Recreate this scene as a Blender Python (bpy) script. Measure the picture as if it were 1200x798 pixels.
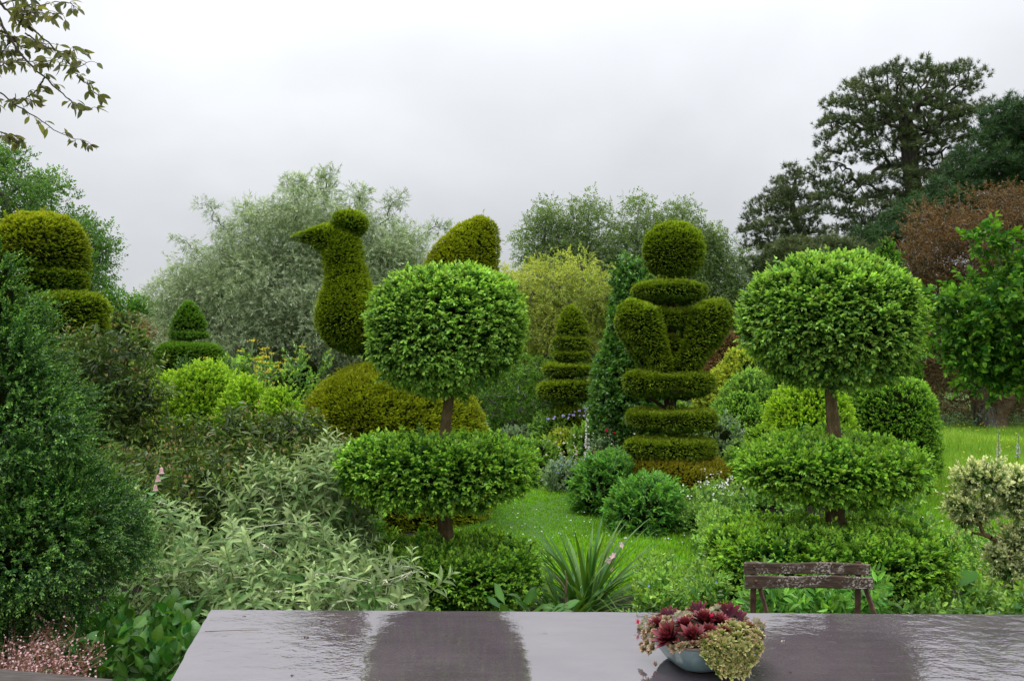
import bpy, math
import numpy as np
from mathutils import Vector
for o in list(bpy.data.objects): bpy.data.objects.remove(o)
R = math.radians
RNG = np.random.default_rng(11)
SC = bpy.context.scene
COL = SC.collection
PI = math.pi
# ------------------------------------------------------------------ camera, sky, sun, exposure
CAMZ, FPX, PITCH = 1.65, 1039.0, R(1.71)
cam = bpy.data.cameras.new('camera'); cam.sensor_width = 36; cam.lens = FPX/1200*36
cam.clip_start = .05; cam.clip_end = 2000
co = bpy.data.objects.new('camera', cam); COL.objects.link(co)
co.location = (0, 0, CAMZ); co.rotation_euler = (PI/2+PITCH, 0, 0); SC.camera = co
SC.view_settings.view_transform = 'Standard'; SC.view_settings.look = 'None'
SC.view_settings.exposure = 0.0; SC.view_settings.gamma = 1
SC.cycles.max_bounces = 5; SC.cycles.diffuse_bounces = 2; SC.cycles.glossy_bounces = 2
SC.cycles.transmission_bounces = 2; SC.cycles.transparent_max_bounces = 4; SC.cycles.volume_bounces = 0
SC.cycles.use_denoising = True
SC.cycles.use_adaptive_sampling = True
SUN_EL, SUN_AZ = R(58), R(-35)       # direction the light comes from (azimuth from +Y, clockwise)
w = bpy.data.worlds.new('World'); SC.world = w; w.use_nodes = True
nt = w.node_tree; nt.nodes.clear(); N = nt.nodes.new; L = nt.links.new
def math_node(T, op, a, b=None, c=None, clamp=False):
    n = T.nodes.new('ShaderNodeMath'); n.operation = op; n.use_clamp = clamp
    for i, v in enumerate((a, b, c)):
        if v is None: continue
        if isinstance(v, (int, float)): n.inputs[i].default_value = v
        else: T.links.new(v, n.inputs[i])
    return n.outputs[0]
sky = N('ShaderNodeTexSky'); sky.sky_type = 'NISHITA'; sky.sun_disc = False
sky.sun_elevation = SUN_EL; sky.sun_rotation = SUN_AZ; sky.air_density = 1; sky.dust_density = 4
bg1 = N('ShaderNodeBackground'); L(sky.outputs[0], bg1.inputs[0]); bg1.inputs[1].default_value = .08
tc = N('ShaderNodeTexCoord'); sp = N('ShaderNodeSeparateXYZ'); L(tc.outputs['Generated'], sp.inputs[0])
zc = math_node(nt, 'MAXIMUM', sp.outputs[2], 0.0)
mp = N('ShaderNodeMapping'); mp.inputs['Scale'].default_value = (1, 1, 1.5); L(tc.outputs['Generated'], mp.inputs[0])
nz = N('ShaderNodeTexNoise'); nz.inputs['Scale'].default_value = 2.1; nz.inputs['Detail'].default_value = 5
nz.inputs['Roughness'].default_value = .5; nz.inputs['Distortion'].default_value = .3; L(mp.outputs[0], nz.inputs[0])
nz2 = N('ShaderNodeTexNoise'); nz2.inputs['Scale'].default_value = 5.5; nz2.inputs['Detail'].default_value = 3; L(mp.outputs[0], nz2.inputs[0])
cl = math_node(nt, 'MULTIPLY_ADD', nz.outputs[0], 0.55, -0.275)
cl2 = math_node(nt, 'MULTIPLY_ADD', nz2.outputs[0], 0.14, -0.07)
gr = math_node(nt, 'MULTIPLY_ADD', zc, 0.17, 0.685)              # overcast: brighter towards the zenith
gr2 = math_node(nt, 'POWER', zc, 2.2); gr2 = math_node(nt, 'MULTIPLY_ADD', gr2, 3.0, gr)
lum = math_node(nt, 'ADD', gr2, math_node(nt, 'ADD', cl, cl2))
cr = N('ShaderNodeValToRGB'); L(lum, cr.inputs[0])
cr.color_ramp.elements[0].position = .5; cr.color_ramp.elements[0].color = (.935, .972, 1.02, 1)
cr.color_ramp.elements[1].position = .9; cr.color_ramp.elements[1].color = (.96, .985, 1.03, 1)
vm = N('ShaderNodeVectorMath'); vm.operation = 'SCALE'; L(cr.outputs[0], vm.inputs[0]); L(lum, vm.inputs[3])
bg2 = N('ShaderNodeBackground'); L(vm.outputs[0], bg2.inputs[0]); bg2.inputs[1].default_value = 1.0
mx = N('ShaderNodeMixShader'); mx.inputs[0].default_value = .93
L(bg1.outputs[0], mx.inputs[1]); L(bg2.outputs[0], mx.inputs[2])
wo = N('ShaderNodeOutputWorld'); L(mx.outputs[0], wo.inputs[0])
sl = bpy.data.lights.new('sun', 'SUN'); sl.energy = 1.5; sl.angle = R(25); sl.color = (1, .97, .92)
so = bpy.data.objects.new('sun', sl); COL.objects.link(so)
sd = Vector((math.sin(SUN_AZ)*math.cos(SUN_EL), math.cos(SUN_AZ)*math.cos(SUN_EL), math.sin(SUN_EL)))
so.rotation_euler = sd.to_track_quat('Z', 'Y').to_euler()

# ------------------------------------------------------------------ pixel -> world at depth Y
def W(px, py, Y):
    dx, dz = (px-600)/FPX, (399-py)/FPX
    f = math.cos(PITCH) - dz*math.sin(PITCH); u = math.sin(PITCH) + dz*math.cos(PITCH)
    return np.array([dx/f*Y, Y, CAMZ + u/f*Y])
def S(Y): return Y/FPX

# ------------------------------------------------------------------ materials
def newmat(name):
    m = bpy.data.materials.new(name); m.use_nodes = True; m.node_tree.nodes.clear()
    return m, m.node_tree
def mixrgb(T, fac, a, b, mode='MIX'):
    n = T.nodes.new('ShaderNodeMix'); n.data_type = 'RGBA'; n.blend_type = mode
    for s, v in ((0, fac), (6, a), (7, b)):
        if isinstance(v, (int, float)): n.inputs[s].default_value = v
        elif isinstance(v, tuple): n.inputs[s].default_value = (*v, 1)
        else: T.links.new(v, n.inputs[s])
    return n.outputs[2]
def noise(T, scale, detail=3, vec=None, rough=.5, out=0):
    n = T.nodes.new('ShaderNodeTexNoise'); n.inputs['Scale'].default_value = scale
    n.inputs['Detail'].default_value = detail; n.inputs['Roughness'].default_value = rough
    if vec is not None: T.links.new(vec, n.inputs[0])
    return n.outputs[out]
def objco(T, scale=None):
    c = T.nodes.new('ShaderNodeNewGeometry').outputs['Position']
    if scale:
        m = T.nodes.new('ShaderNodeMapping'); m.inputs['Scale'].default_value = scale; T.links.new(c, m.inputs[0]); c = m.outputs[0]
    return c
def ramp(T, v, stops):
    n = T.nodes.new('ShaderNodeValToRGB'); T.links.new(v, n.inputs[0]); e = n.color_ramp.elements
    while len(e) < len(stops): e.new(.5)
    for i, (p, c) in enumerate(stops):
        e[i].position = p; e[i].color = (*c, 1) if isinstance(c, tuple) else (c, c, c, 1)
    return n.outputs[0]
def leafmat(name, a, b, rough=.45, spec=.4, trans=.25, var=.35, patch=.25, pscale=2.5, tcol=None, hue=.02, backcol=None, dead=0):
    """a = old leaf colour, in foliage darkened to paint shadow contrast, b = young leaf colour (mixed by the per-vertex 'tint'), each leaf a little different."""
    m, T = newmat(name)
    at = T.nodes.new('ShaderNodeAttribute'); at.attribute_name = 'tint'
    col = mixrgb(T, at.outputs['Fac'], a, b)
    g = T.nodes.new('ShaderNodeNewGeometry')
    rnd = g.outputs['Random Per Island']
    pn = noise(T, pscale, 2, objco(T))
    v1 = math_node(T, 'MULTIPLY_ADD', rnd, 2*var, 1-var)
    v2 = math_node(T, 'MULTIPLY_ADD', pn, 2*patch, 1-patch)
    hs = T.nodes.new('ShaderNodeHueSaturation'); T.links.new(col, hs.inputs['Color'])
    T.links.new(math_node(T, 'MULTIPLY', v1, v2), hs.inputs['Value'])
    r2 = math_node(T, 'FRACT', math_node(T, 'MULTIPLY', rnd, 37.3))
    T.links.new(math_node(T, 'MULTIPLY_ADD', r2, 2*hue, .5-hue), hs.inputs['Hue'])
    c = hs.outputs[0]
    if dead:      # withered brown twigs in irregular patches
        dn = noise(T, 4.5, 4, objco(T), .7); f = math_node(T, 'MULTIPLY', ramp(T, dn, [(dead, 0.0), (dead+.05, 1.0)]), math_node(T, 'GREATER_THAN', r2, .35))
        c = mixrgb(T, f, c, (.17, .10, .035))
    if backcol:
        c = mixrgb(T, g.outputs['Backfacing'], c, backcol)
    p = T.nodes.new('ShaderNodeBsdfPrincipled'); T.links.new(c, p.inputs['Base Color'])
    p.inputs['Roughness'].default_value = rough; p.inputs['Specular IOR Level'].default_value = spec
    t = T.nodes.new('ShaderNodeBsdfTranslucent')
    tc_ = mixrgb(T, 1.0, c, tcol or (1.25, 1.3, .45), 'MULTIPLY'); T.links.new(tc_, t.inputs[0])
    mxs = T.nodes.new('ShaderNodeMixShader'); mxs.inputs[0].default_value = trans
    T.links.new(p.outputs[0], mxs.inputs[1]); T.links.new(t.outputs[0], mxs.inputs[2])
    o = T.nodes.new('ShaderNodeOutputMaterial'); T.links.new(mxs.outputs[0], o.inputs[0])
    return m
def solidmat(name, stops, scale=6, rough=.8, bump=.3, bscale=None, spec=.3, stretch=None, detail=6, extra=None, metal=0, bdist=.02):
    m, T = newmat(name)
    v = objco(T, stretch)
    c = ramp(T, noise(T, scale, detail, v, .6), stops)
    if extra: c = extra(T, c, v)
    p = T.nodes.new('ShaderNodeBsdfPrincipled'); T.links.new(c, p.inputs['Base Color'])
    p.inputs['Roughness'].default_value = rough; p.inputs['Specular IOR Level'].default_value = spec; p.inputs['Metallic'].default_value = metal
    b = T.nodes.new('ShaderNodeBump'); b.inputs['Strength'].default_value = bump; b.inputs['Distance'].default_value = bdist
    T.links.new(noise(T, bscale or scale*3, 5, v, .65), b.inputs['Height']); T.links.new(b.outputs[0], p.inputs['Normal'])
    o = T.nodes.new('ShaderNodeOutputMaterial'); T.links.new(p.outputs[0], o.inputs[0])
    return m
M = {}
M['box'] = leafmat('box_leaf', (.035,.125,.012), (.35,.58,.10), .42, .35, .28, .45, .25)
M['boxb'] = leafmat('box_leaf_bright', (.040,.14,.012), (.34,.60,.065), .42, .35, .28, .45, .25)
M['yew'] = leafmat('yew_needles', (.035,.105,.007), (.34,.44,.02), .55, .2, .2, .4, .35, 3.5, dead=.66)
M['yewdark'] = leafmat('yew_needles_dark', (.032,.095,.007), (.30,.40,.022), .55, .2, .2, .4, .35, 3.5, dead=.65)
M['yewgold'] = leafmat('yew_needles_golden', (.065,.13,.008), (.40,.45,.022), .55, .2, .2, .4, .35, 3, dead=.66)
M['yewbrown'] = leafmat('yew_needles_bronzed', (.085,.095,.010), (.36,.33,.022), .55, .2, .2, .4, .35, 3, dead=.62)
M['yewgreen'] = leafmat('yew_needles_green', (.05,.14,.014), (.17,.34,.03), .5, .2, .2, .4, .3, 3)
M['hemlock'] = leafmat('small_dark_leaf', (.025,.095,.012), (.20,.40,.07), .32, .5, .2, .4, .3, 3)
M['lime'] = leafmat('lime_box_leaf', (.17,.34,.02), (.42,.62,.04), .5, .35, .3, .3, .25)
M['gold'] = leafmat('golden_shrub_leaf', (.16,.27,.03), (.48,.52,.07), .5, .3, .35, .4, .3)
M['golden_spray'] = leafmat('yellow_green_spray', (.21,.28,.05), (.52,.56,.11), .5, .3, .3, .35, .3, 1.2)
M['silver'] = leafmat('silver_willow_leaf', (.21,.29,.125), (.58,.67,.42), .6, .3, .22, .35, .25, 1.0, (1.05,1.1,.8))
M['birch'] = leafmat('birch_leaf', (.13,.20,.07), (.27,.37,.14), .5, .3, .3, .35, .25, .6)
M['oak'] = leafmat('oak_leaf', (.07,.16,.03), (.17,.32,.06), .5, .3, .25, .35, .3, .6)
M['pine'] = leafmat('pine_needles', (.05,.085,.03), (.15,.18,.06), .55, .3, .12, .4, .35, .5)
M['pinedark'] = leafmat('pine_needles_dark', (.03,.075,.025), (.07,.14,.04), .55, .3, .12, .4, .3, .5)
M['bronze'] = leafmat('bronze_leaf', (.105,.070,.026), (.25,.165,.07), .55, .3, .25, .45, .35, .8, (1.3,.8,.4))
M['bright'] = leafmat('bright_green_leaf', (.035,.12,.012), (.16,.34,.03), .5, .25, .3, .35, .25, 1.5)
M['holly'] = leafmat('holly_leaf', (.035,.12,.02), (.14,.30,.045), .3, .6, .15, .4, .25)
M['brownsh'] = leafmat('dark_bronze_shrub_leaf', (.025,.055,.010), (.16,.24,.045), .45, .35, .2, .5, .3)
M['bud'] = leafmat('orange_bud', (.30,.20,.07), (.55,.40,.20), .6, .2, .1, .3, .2)
M['sage'] = leafmat('sage_leaf', (.065,.15,.03), (.33,.43,.18), .65, .15, .25, .35, .3, 2, (1.1,1.2,.6), .015, (.40,.47,.30))
M['sagestem'] = leafmat('sage_stem', (.36,.40,.24), (.5,.5,.36), .7, .2, .0, .15, .1)
M['broad'] = leafmat('broad_green_leaf', (.035,.13,.02), (.11,.27,.035), .42, .4, .25, .3, .25, 3)
M['peony'] = leafmat('peony_leaf', (.06,.19,.03), (.20,.44,.07), .4, .45, .25, .3, .2, 3)
M['bed'] = leafmat('perennial_leaf', (.09,.21,.035), (.30,.50,.09), .45, .4, .3, .4, .3, 2)
M['bedgrey'] = leafmat('grey_green_leaf', (.14,.22,.12), (.30,.42,.24), .5, .3, .25, .35, .3, 2)
M['yucca'] = leafmat('strap_leaf', (.05,.14,.03), (.18,.33,.05), .5, .2, .2, .25, .15, 3)
M['varieg'] = leafmat('variegated_leaf', (.12,.24,.05), (.84,.84,.50), .45, .35, .25, .3, .2, 3)
M['grass'] = leafmat('grass_blade', (.11,.30,.012), (.32,.58,.03), .5, .3, .35, .4, .45, 1.6)
M['meadow'] = leafmat('long_grass_blade', (.12,.27,.02), (.34,.52,.06), .5, .3, .35, .35, .3, .9)
M['overhang'] = leafmat('plum_leaf', (.10,.12,.045), (.22,.20,.08), .45, .4, .35, .4, .2, 8)
M['redleaf'] = leafmat('red_succulent_leaf', (.055,.008,.016), (.30,.04,.045), .35, .5, .1, .3, .2, 30, (1,.4,.3))
M['greensucc'] = leafmat('green_succulent_leaf', (.24,.42,.075), (.55,.36,.20), .4, .5, .15, .25, .2, 30, (1.1,1.1,.6))
M['palesucc'] = leafmat('pale_succulent_leaf', (.40,.46,.26), (.48,.22,.16), .45, .4, .15, .25, .2, 30, (1.1,1.1,.7))
def flower(name, c, c2=None): return leafmat(name, c, c2 or c, .6, .2, .3, .15, .05, 3, (1,1,1), .01)
M['pink'] = flower('pink_petal', (.75,.42,.45), (.85,.62,.62)); M['white'] = flower('white_petal', (.82,.82,.78))
M['blue'] = flower('blue_petal', (.35,.48,.85)); M['mauve'] = flower('mauve_petal', (.50,.42,.78)); M['red'] = flower('red_petal', (.70,.04,.12))
M['purple'] = flower('purple_petal', (.42,.15,.40)); M['yellow'] = flower('yellow_petal', (.78,.66,.05)); M['cream'] = flower('cream_petal', (.8,.78,.6))
M['stemred'] = leafmat('red_stem', (.20,.09,.06), (.25,.12,.08), .6, .2, 0, .2, .1)
M['stem'] = leafmat('green_stem', (.12,.20,.05), (.2,.3,.08), .6, .2, 0, .2, .1)
M['twig'] = solidmat('twig_bark', [(.3,(.035,.026,.018)),(.7,(.09,.07,.05))], 14)
M['core'] = solidmat('inner_twig_shade', [(.3,(.006,.010,.003)),(.7,(.018,.026,.007))], 20, bump=.8, rough=1, spec=0)  # near-black solid, paints the shade inside the crowns
M['bark'] = solidmat('grey_bark', [(.3,(.05,.045,.035)),(.5,(.13,.12,.095)),(.75,(.24,.23,.19))], 5, bump=.7, stretch=(4,4,1))
M['barkbox'] = solidmat('box_trunk_bark', [(.25,(.05,.033,.014)),(.5,(.15,.10,.045)),(.75,(.26,.19,.10))], 14, bump=.8, stretch=(3,3,1))
M['barkred'] = solidmat('yew_bark', [(.3,(.035,.02,.012)),(.7,(.11,.065,.04))], 10, bump=.7, stretch=(3,3,1))
M['barkpine'] = solidmat('pine_bark', [(.3,(.03,.025,.02)),(.7,(.10,.085,.07))], 3, bump=.6, stretch=(3,3,1))
M['barkbirch'] = solidmat('birch_bark', [(.3,(.12,.11,.09)),(.7,(.38,.36,.32))], 3, bump=.4)
M['barktan'] = solidmat('tan_twig_bark', [(.3,(.09,.06,.035)),(.7,(.30,.22,.13))], 3, bump=.4)

# ------------------------------------------------------------------ mesh collecting
class MB:
    def __init__(s): s.V=[]; s.F=[]; s.T=[]; s.n=0
    def add(s, V, F, mat=0, tint=0.0, smooth=False):
        V = np.asarray(V, float).reshape(-1, 3)
        if not isinstance(F, (list, tuple)): F = [F]
        for f in F:
            f = np.asarray(f, int)
            if len(f): s.F.append((f + s.n, mat, smooth))
        s.V.append(V); s.n += len(V)
        s.T.append(np.broadcast_to(np.asarray(tint, float).reshape(-1), (len(V),)) if np.size(tint) in (1, len(V)) else np.zeros(len(V)))
        return s
    def build(s, name, mats, parent=None, smooth_all=False):
        me = bpy.data.meshes.new(name)
        if s.V:
            V = np.concatenate(s.V); me.vertices.add(len(V)); me.vertices.foreach_set('co', V.astype(np.float32).ravel())
            loops = np.concatenate([f.ravel() for f, _, _ in s.F]).astype(np.int32)
            cnt = np.concatenate([np.full(len(f), f.shape[1]) for f, _, _ in s.F])
            st = np.concatenate([[0], np.cumsum(cnt)[:-1]]).astype(np.int32)
            me.loops.add(len(loops)); me.loops.foreach_set('vertex_index', loops)
            me.polygons.add(len(cnt)); me.polygons.foreach_set('loop_start', st)
            me.polygons.foreach_set('material_index', np.concatenate([np.full(len(f), m) for f, m, _ in s.F]).astype(np.int32))
            me.polygons.foreach_set('use_smooth', np.concatenate([np.full(len(f), bool(sm) or smooth_all) for f, _, sm in s.F]))
            at = me.attributes.new('tint', 'FLOAT', 'POINT'); at.data.foreach_set('value', np.clip(np.concatenate(s.T), 0, 1).astype(np.float32))
            me.update(calc_edges=True)
        for m in (mats if isinstance(mats, (list, tuple)) else [mats]): me.materials.append(M[m] if isinstance(m, str) else m)
        o = bpy.data.objects.new(name, me); COL.objects.link(o)
        if parent is not None:
            o.parent = parent; P0 = wloc(parent); o.location = (0, 0, 0)
            if s.V:
                me.vertices.foreach_set('co', (V - P0).astype(np.float32).ravel()); me.update()
        return o
def wloc(o):
    p = np.zeros(3)
    while o is not None: p += np.array(o.location); o = o.parent
    return p
def tag(o, label=None, cat=None, group=None, kind=None):
    for k, v in (('label', label), ('category', cat), ('group', group), ('kind', kind)):
        if v: o[k] = v
    return o
def thing(name, label, cat, loc=(0,0,0), group=None):
    o = bpy.data.objects.new(name, None); o.empty_display_size = .1; COL.objects.link(o); o.location = tuple(float(c) for c in loc)
    return tag(o, label, cat, group)

# ------------------------------------------------------------------ numeric helpers
def snoise(p, f, seed=0):
    g = np.random.default_rng(seed+1000); k = g.normal(size=(7, 3)); k /= np.linalg.norm(k, axis=1)[:, None]; k *= g.uniform(.6, 1.6, (7, 1))*f*2
    return np.sin(p@k.T + g.uniform(0, 6.28, 7)).sum(1)/3.2
def unit(v): return v/np.maximum(np.linalg.norm(v, axis=-1, keepdims=True), 1e-9)
def rand_unit(n, g=None): return unit((g or RNG).normal(size=(n, 3)))
def frames(d, roll=None):
    """rows: x (side), y (along d), z (upper side)"""
    d = unit(d); up = np.tile([0., 0, 1], (len(d), 1)); bad = np.abs(d[:, 2]) > .97; up[bad] = [0, 1, 0]
    x = unit(np.cross(d, up)); z = np.cross(x, d)
    if roll is not None:
        c, s = np.cos(roll)[:, None], np.sin(roll)[:, None]; x, z = x*c + z*s, z*c - x*s
    return np.stack([x, d, z], 1)
def place(mb, tpl, pos, A, scale, mat=0, tint_add=0.0, tint_mul=1.0):
    T, F, t = tpl
    n, m = len(pos), len(T)
    if n == 0: return
    scale = np.broadcast_to(np.asarray(scale, float), (n,) if np.ndim(scale) < 2 else np.shape(scale))
    TT = T[None]*(scale[:, None, None] if scale.ndim == 1 else scale[:, None, :])
    V = np.einsum('nmk,nkj->nmj', TT, A) + pos[:, None]
    off = (np.arange(n)*m)[:, None, None]
    FF = [(f[None] + off).reshape(-1, f.shape[1]) for f in F]
    tt = (t[None]*tint_mul + np.broadcast_to(np.asarray(tint_add, float).reshape(-1, 1), (n, 1))).ravel()
    mb.add(V.reshape(-1, 3), FF, mat, tt)
def join_tpl(items):
    Vs, Fs, ts, n = [], {}, [], 0
    for V, F, t in items:
        for f in F: Fs.setdefault(f.shape[1], []).append(f + n)
        Vs.append(V); ts.append(t); n += len(V)
    return np.concatenate(Vs), [np.concatenate(v) for v in Fs.values()], np.concatenate(ts)
def leaf4(Ln, Wd, fold=.15, droop=.0, t=0.0):
    V = np.array([[0,0,0],[-Wd/2,.5*Ln,fold*Wd],[0,Ln,-droop*Ln],[Wd/2,.5*Ln,fold*Wd]], float)
    return V, [np.array([[0,2,1],[0,3,2]])], np.full(4, t)
def leaf6(Ln, Wd, fold=.15, droop=.0, t=0.0):
    V = np.array([[0,0,0],[-Wd*.46,.32*Ln,fold*Wd],[-Wd*.40,.70*Ln,fold*Wd-droop*.4*Ln],[0,Ln,-droop*Ln],[Wd*.40,.70*Ln,fold*Wd-droop*.4*Ln],[Wd*.46,.32*Ln,fold*Wd]], float)
    return V, [np.array([[0,3,2,1],[0,5,4,3]])], np.full(6, t)
def leafN(Ln, Wd, k=5, fold=.2, droop=.3, curl=0., t=0.0, mid=0.0, base=.15, peak=.4):
    """longer leaf with a curved midrib; k stations. tint t at margin, t+mid at the midrib"""
    V, tt = [], []
    for i in range(k+1):
        u = i/k; wv = Wd/2*(math.sin(PI*min(1, u/peak*.5)) if u < peak else math.cos(PI/2*((u-peak)/(1-peak))**1.3)) ; wv = max(wv, Wd*.5*base*(1-u))
        y = Ln*(u - .25*droop*u*u); z = -Ln*droop*u*u
        V += [[-wv, y, z+fold*wv], [0, y, z], [wv, y, z+fold*wv]]; tt += [t, t+mid, t]
    F = []
    for i in range(k):
        a = 3*i; F += [[a, a+1, a+4, a+3], [a+1, a+2, a+5, a+4]]
    return np.array(V), [np.array(F)], np.array(tt, float)
def needle(Ln, Wd, t=0.0):
    return np.array([[-Wd/2,0,0],[Wd/2,0,0],[0,Ln,0]], float), [np.array([[0,1,2]])], np.array([t, t, t], float)
def xf(tpl, A, pos, s=1): return (tpl[0]*s)@A + pos, tpl[1], tpl[2]
def spray(leaf, n, Ls, ang=50, seed=0, t0=0., t1=1., tip=True, planar=.6, stem=None, pair=True, s0=1., s1=.75, up=.2):
    """a shoot along +y with leaves on both sides; t grows to the tip"""
    g = np.random.default_rng(seed); items = []
    for i in range(n):
        u = (i+.5)/n; side = 1 if i % 2 else -1
        a = R(ang*g.uniform(.75, 1.2)); roll = g.normal()*(1-planar)*2
        d = np.array([side*math.sin(a)*math.cos(roll), math.cos(a), math.sin(a)*math.sin(roll) + up])
        A = frames(unit(d[None]), np.array([g.normal()*.5]))[0]
        s = s0 + (s1-s0)*u
        lf = (leaf[0], leaf[1], leaf[2] + t0 + (t1-t0)*u**1.5)
        items.append(xf(lf, A, np.array([0, Ls*u, 0.]), s*g.uniform(.85, 1.15)))
    if tip:
        items.append(xf((leaf[0], leaf[1], leaf[2]+t1), frames(np.array([[.1, 1, .15]]))[0], np.array([0, Ls, 0.]), s1))
    if stem:
        w_ = stem; V = np.array([[-w_,-Ls*.3,0],[w_,-Ls*.3,0],[w_*.5,Ls,0],[-w_*.5,Ls,0],[0,-Ls*.3,w_],[0,-Ls*.3,-w_],[0,Ls,-w_*.5],[0,Ls,w_*.5]])
        items.append((V, [np.array([[0,1,2,3],[4,5,6,7]])], np.zeros(8)))
    return join_tpl(items)
# solid shapes: V (n,3), F tri
def revolve(c, prof, seg=40, sx=1, sy=1):
    prof = np.array(prof, float); k = len(prof); th = np.linspace(0, 2*PI, seg, endpoint=False)
    V = np.stack([c[0]+sx*prof[:, 0][:, None]*np.cos(th), c[1]+sy*prof[:, 0][:, None]*np.sin(th), np.repeat((c[2]+prof[:, 1])[:, None], seg, 1)], -1).reshape(-1, 3)
    i = np.arange(k-1)[:, None]*seg; j = np.arange(seg)[None]; j2 = (j+1) % seg
    a, b, c2, d = i+j, i+j2, i+seg+j2, i+seg+j
    return V, np.concatenate([np.stack([a, b, c2], -1).reshape(-1, 3), np.stack([a, c2, d], -1).reshape(-1, 3)])
def tier(c, r, z0, z1, n=2.0, seg=44, k=18, bot=1.0, sx=1, sy=1):
    """closed clipped body of revolution between heights z0 and z1; n=2 ball, n=4 drum with rounded edges"""
    zc_, h = (z0+z1)/2, (z1-z0)/2; ph = np.linspace(-PI/2, PI/2, k)
    rr = r*np.abs(np.cos(ph))**(2/n); zz = zc_ + h*np.sign(np.sin(ph))*np.abs(np.sin(ph))**(2/n)
    rr = np.where(ph < 0, rr*(1-(1-bot)*np.abs(np.sin(ph))), rr)
    return revolve((c[0], c[1], 0), np.stack([np.maximum(rr, 1e-3), zz], 1), seg, sx, sy)
def tube(pts, rad, seg=12, cap=True, flat=1.0, flatdir=None):
    P = np.array(pts, float); r = np.broadcast_to(np.asarray(rad, float), (len(P),)).copy(); n = len(P)
    tg = np.gradient(P, axis=0); tg = unit(tg)
    A = frames(tg)
    for i in range(1, n):       # parallel transport
        x = A[i-1, 0] - tg[i]*(A[i-1, 0]@tg[i]); x = x/max(np.linalg.norm(x), 1e-9); A[i, 0] = x; A[i, 2] = np.cross(x, tg[i])
    th = np.linspace(0, 2*PI, seg, endpoint=False)
    V = P[:, None] + r[:, None, None]*(np.cos(th)[None, :, None]*A[:, 0][:, None] + np.sin(th)[None, :, None]*A[:, 2][:, None])
    V = V.reshape(-1, 3); j = np.arange(seg); F = []
    for i in range(n-1):
        a = i*seg+j; b = i*seg+(j+1) % seg; F.append(np.stack([a, b, b+seg, a+seg], 1))
    F = [np.concatenate(F)]
    if cap:
        V = np.concatenate([V, P[:1], P[-1:]]); m = len(V)
        F.append(np.stack([(j+1) % seg, j, np.full(seg, m-2)], 1)); F.append(np.stack([(n-1)*seg+j, (n-1)*seg+(j+1) % seg, np.full(seg, m-1)], 1))
    return V, F
def spline(pts, n):
    P = np.array(pts, float); u = np.linspace(0, len(P)-1, n); out = []
    for x in u:
        i = min(int(x), len(P)-2); t = x-i
        p0, p1, p2, p3 = P[max(i-1, 0)], P[i], P[i+1], P[min(i+2, len(P)-1)]
        out.append(.5*((2*p1)+(-p0+p2)*t+(2*p0-5*p1+4*p2-p3)*t*t+(-p0+3*p1-3*p2+p3)*t**3))
    return np.array(out)
def tri(V, F):
    out = []
    for f in (F if isinstance(F, (list, tuple)) else [F]):
        if f.shape[1] == 3: out.append(f)
        else: out += [f[:, [0, 1, 2]], f[:, [0, 2, 3]]]
    return np.concatenate(out)
def vnormals(V, F):
    n = np.cross(V[F[:, 1]]-V[F[:, 0]], V[F[:, 2]]-V[F[:, 0]]); vn = np.zeros_like(V)
    for k in range(3): np.add.at(vn, F[:, k], n)
    c = V.mean(0); vn = unit(vn)
    return vn
def sample(V, F, dens):
    a = V[F[:, 0]]; b = V[F[:, 1]]; c = V[F[:, 2]]; ar = np.linalg.norm(np.cross(b-a, c-a), axis=1)/2
    n = int(ar.sum()*dens); idx = RNG.choice(len(F), n, p=ar/ar.sum())
    u = RNG.random((n, 2)); fl = u.sum(1) > 1; u[fl] = 1-u[fl]; u0 = 1-u[:, 0]-u[:, 1]
    vn = vnormals(V, F); bary = np.stack([u0, u[:, 0], u[:, 1]], 1)
    p = np.einsum('nk,nkj->nj', bary, V[F[idx]]); nn = unit(np.einsum('nk,nkj->nj', bary, vn[F[idx]]))
    return p, nn
EYE = np.array([0, 0, CAMZ])
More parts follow.
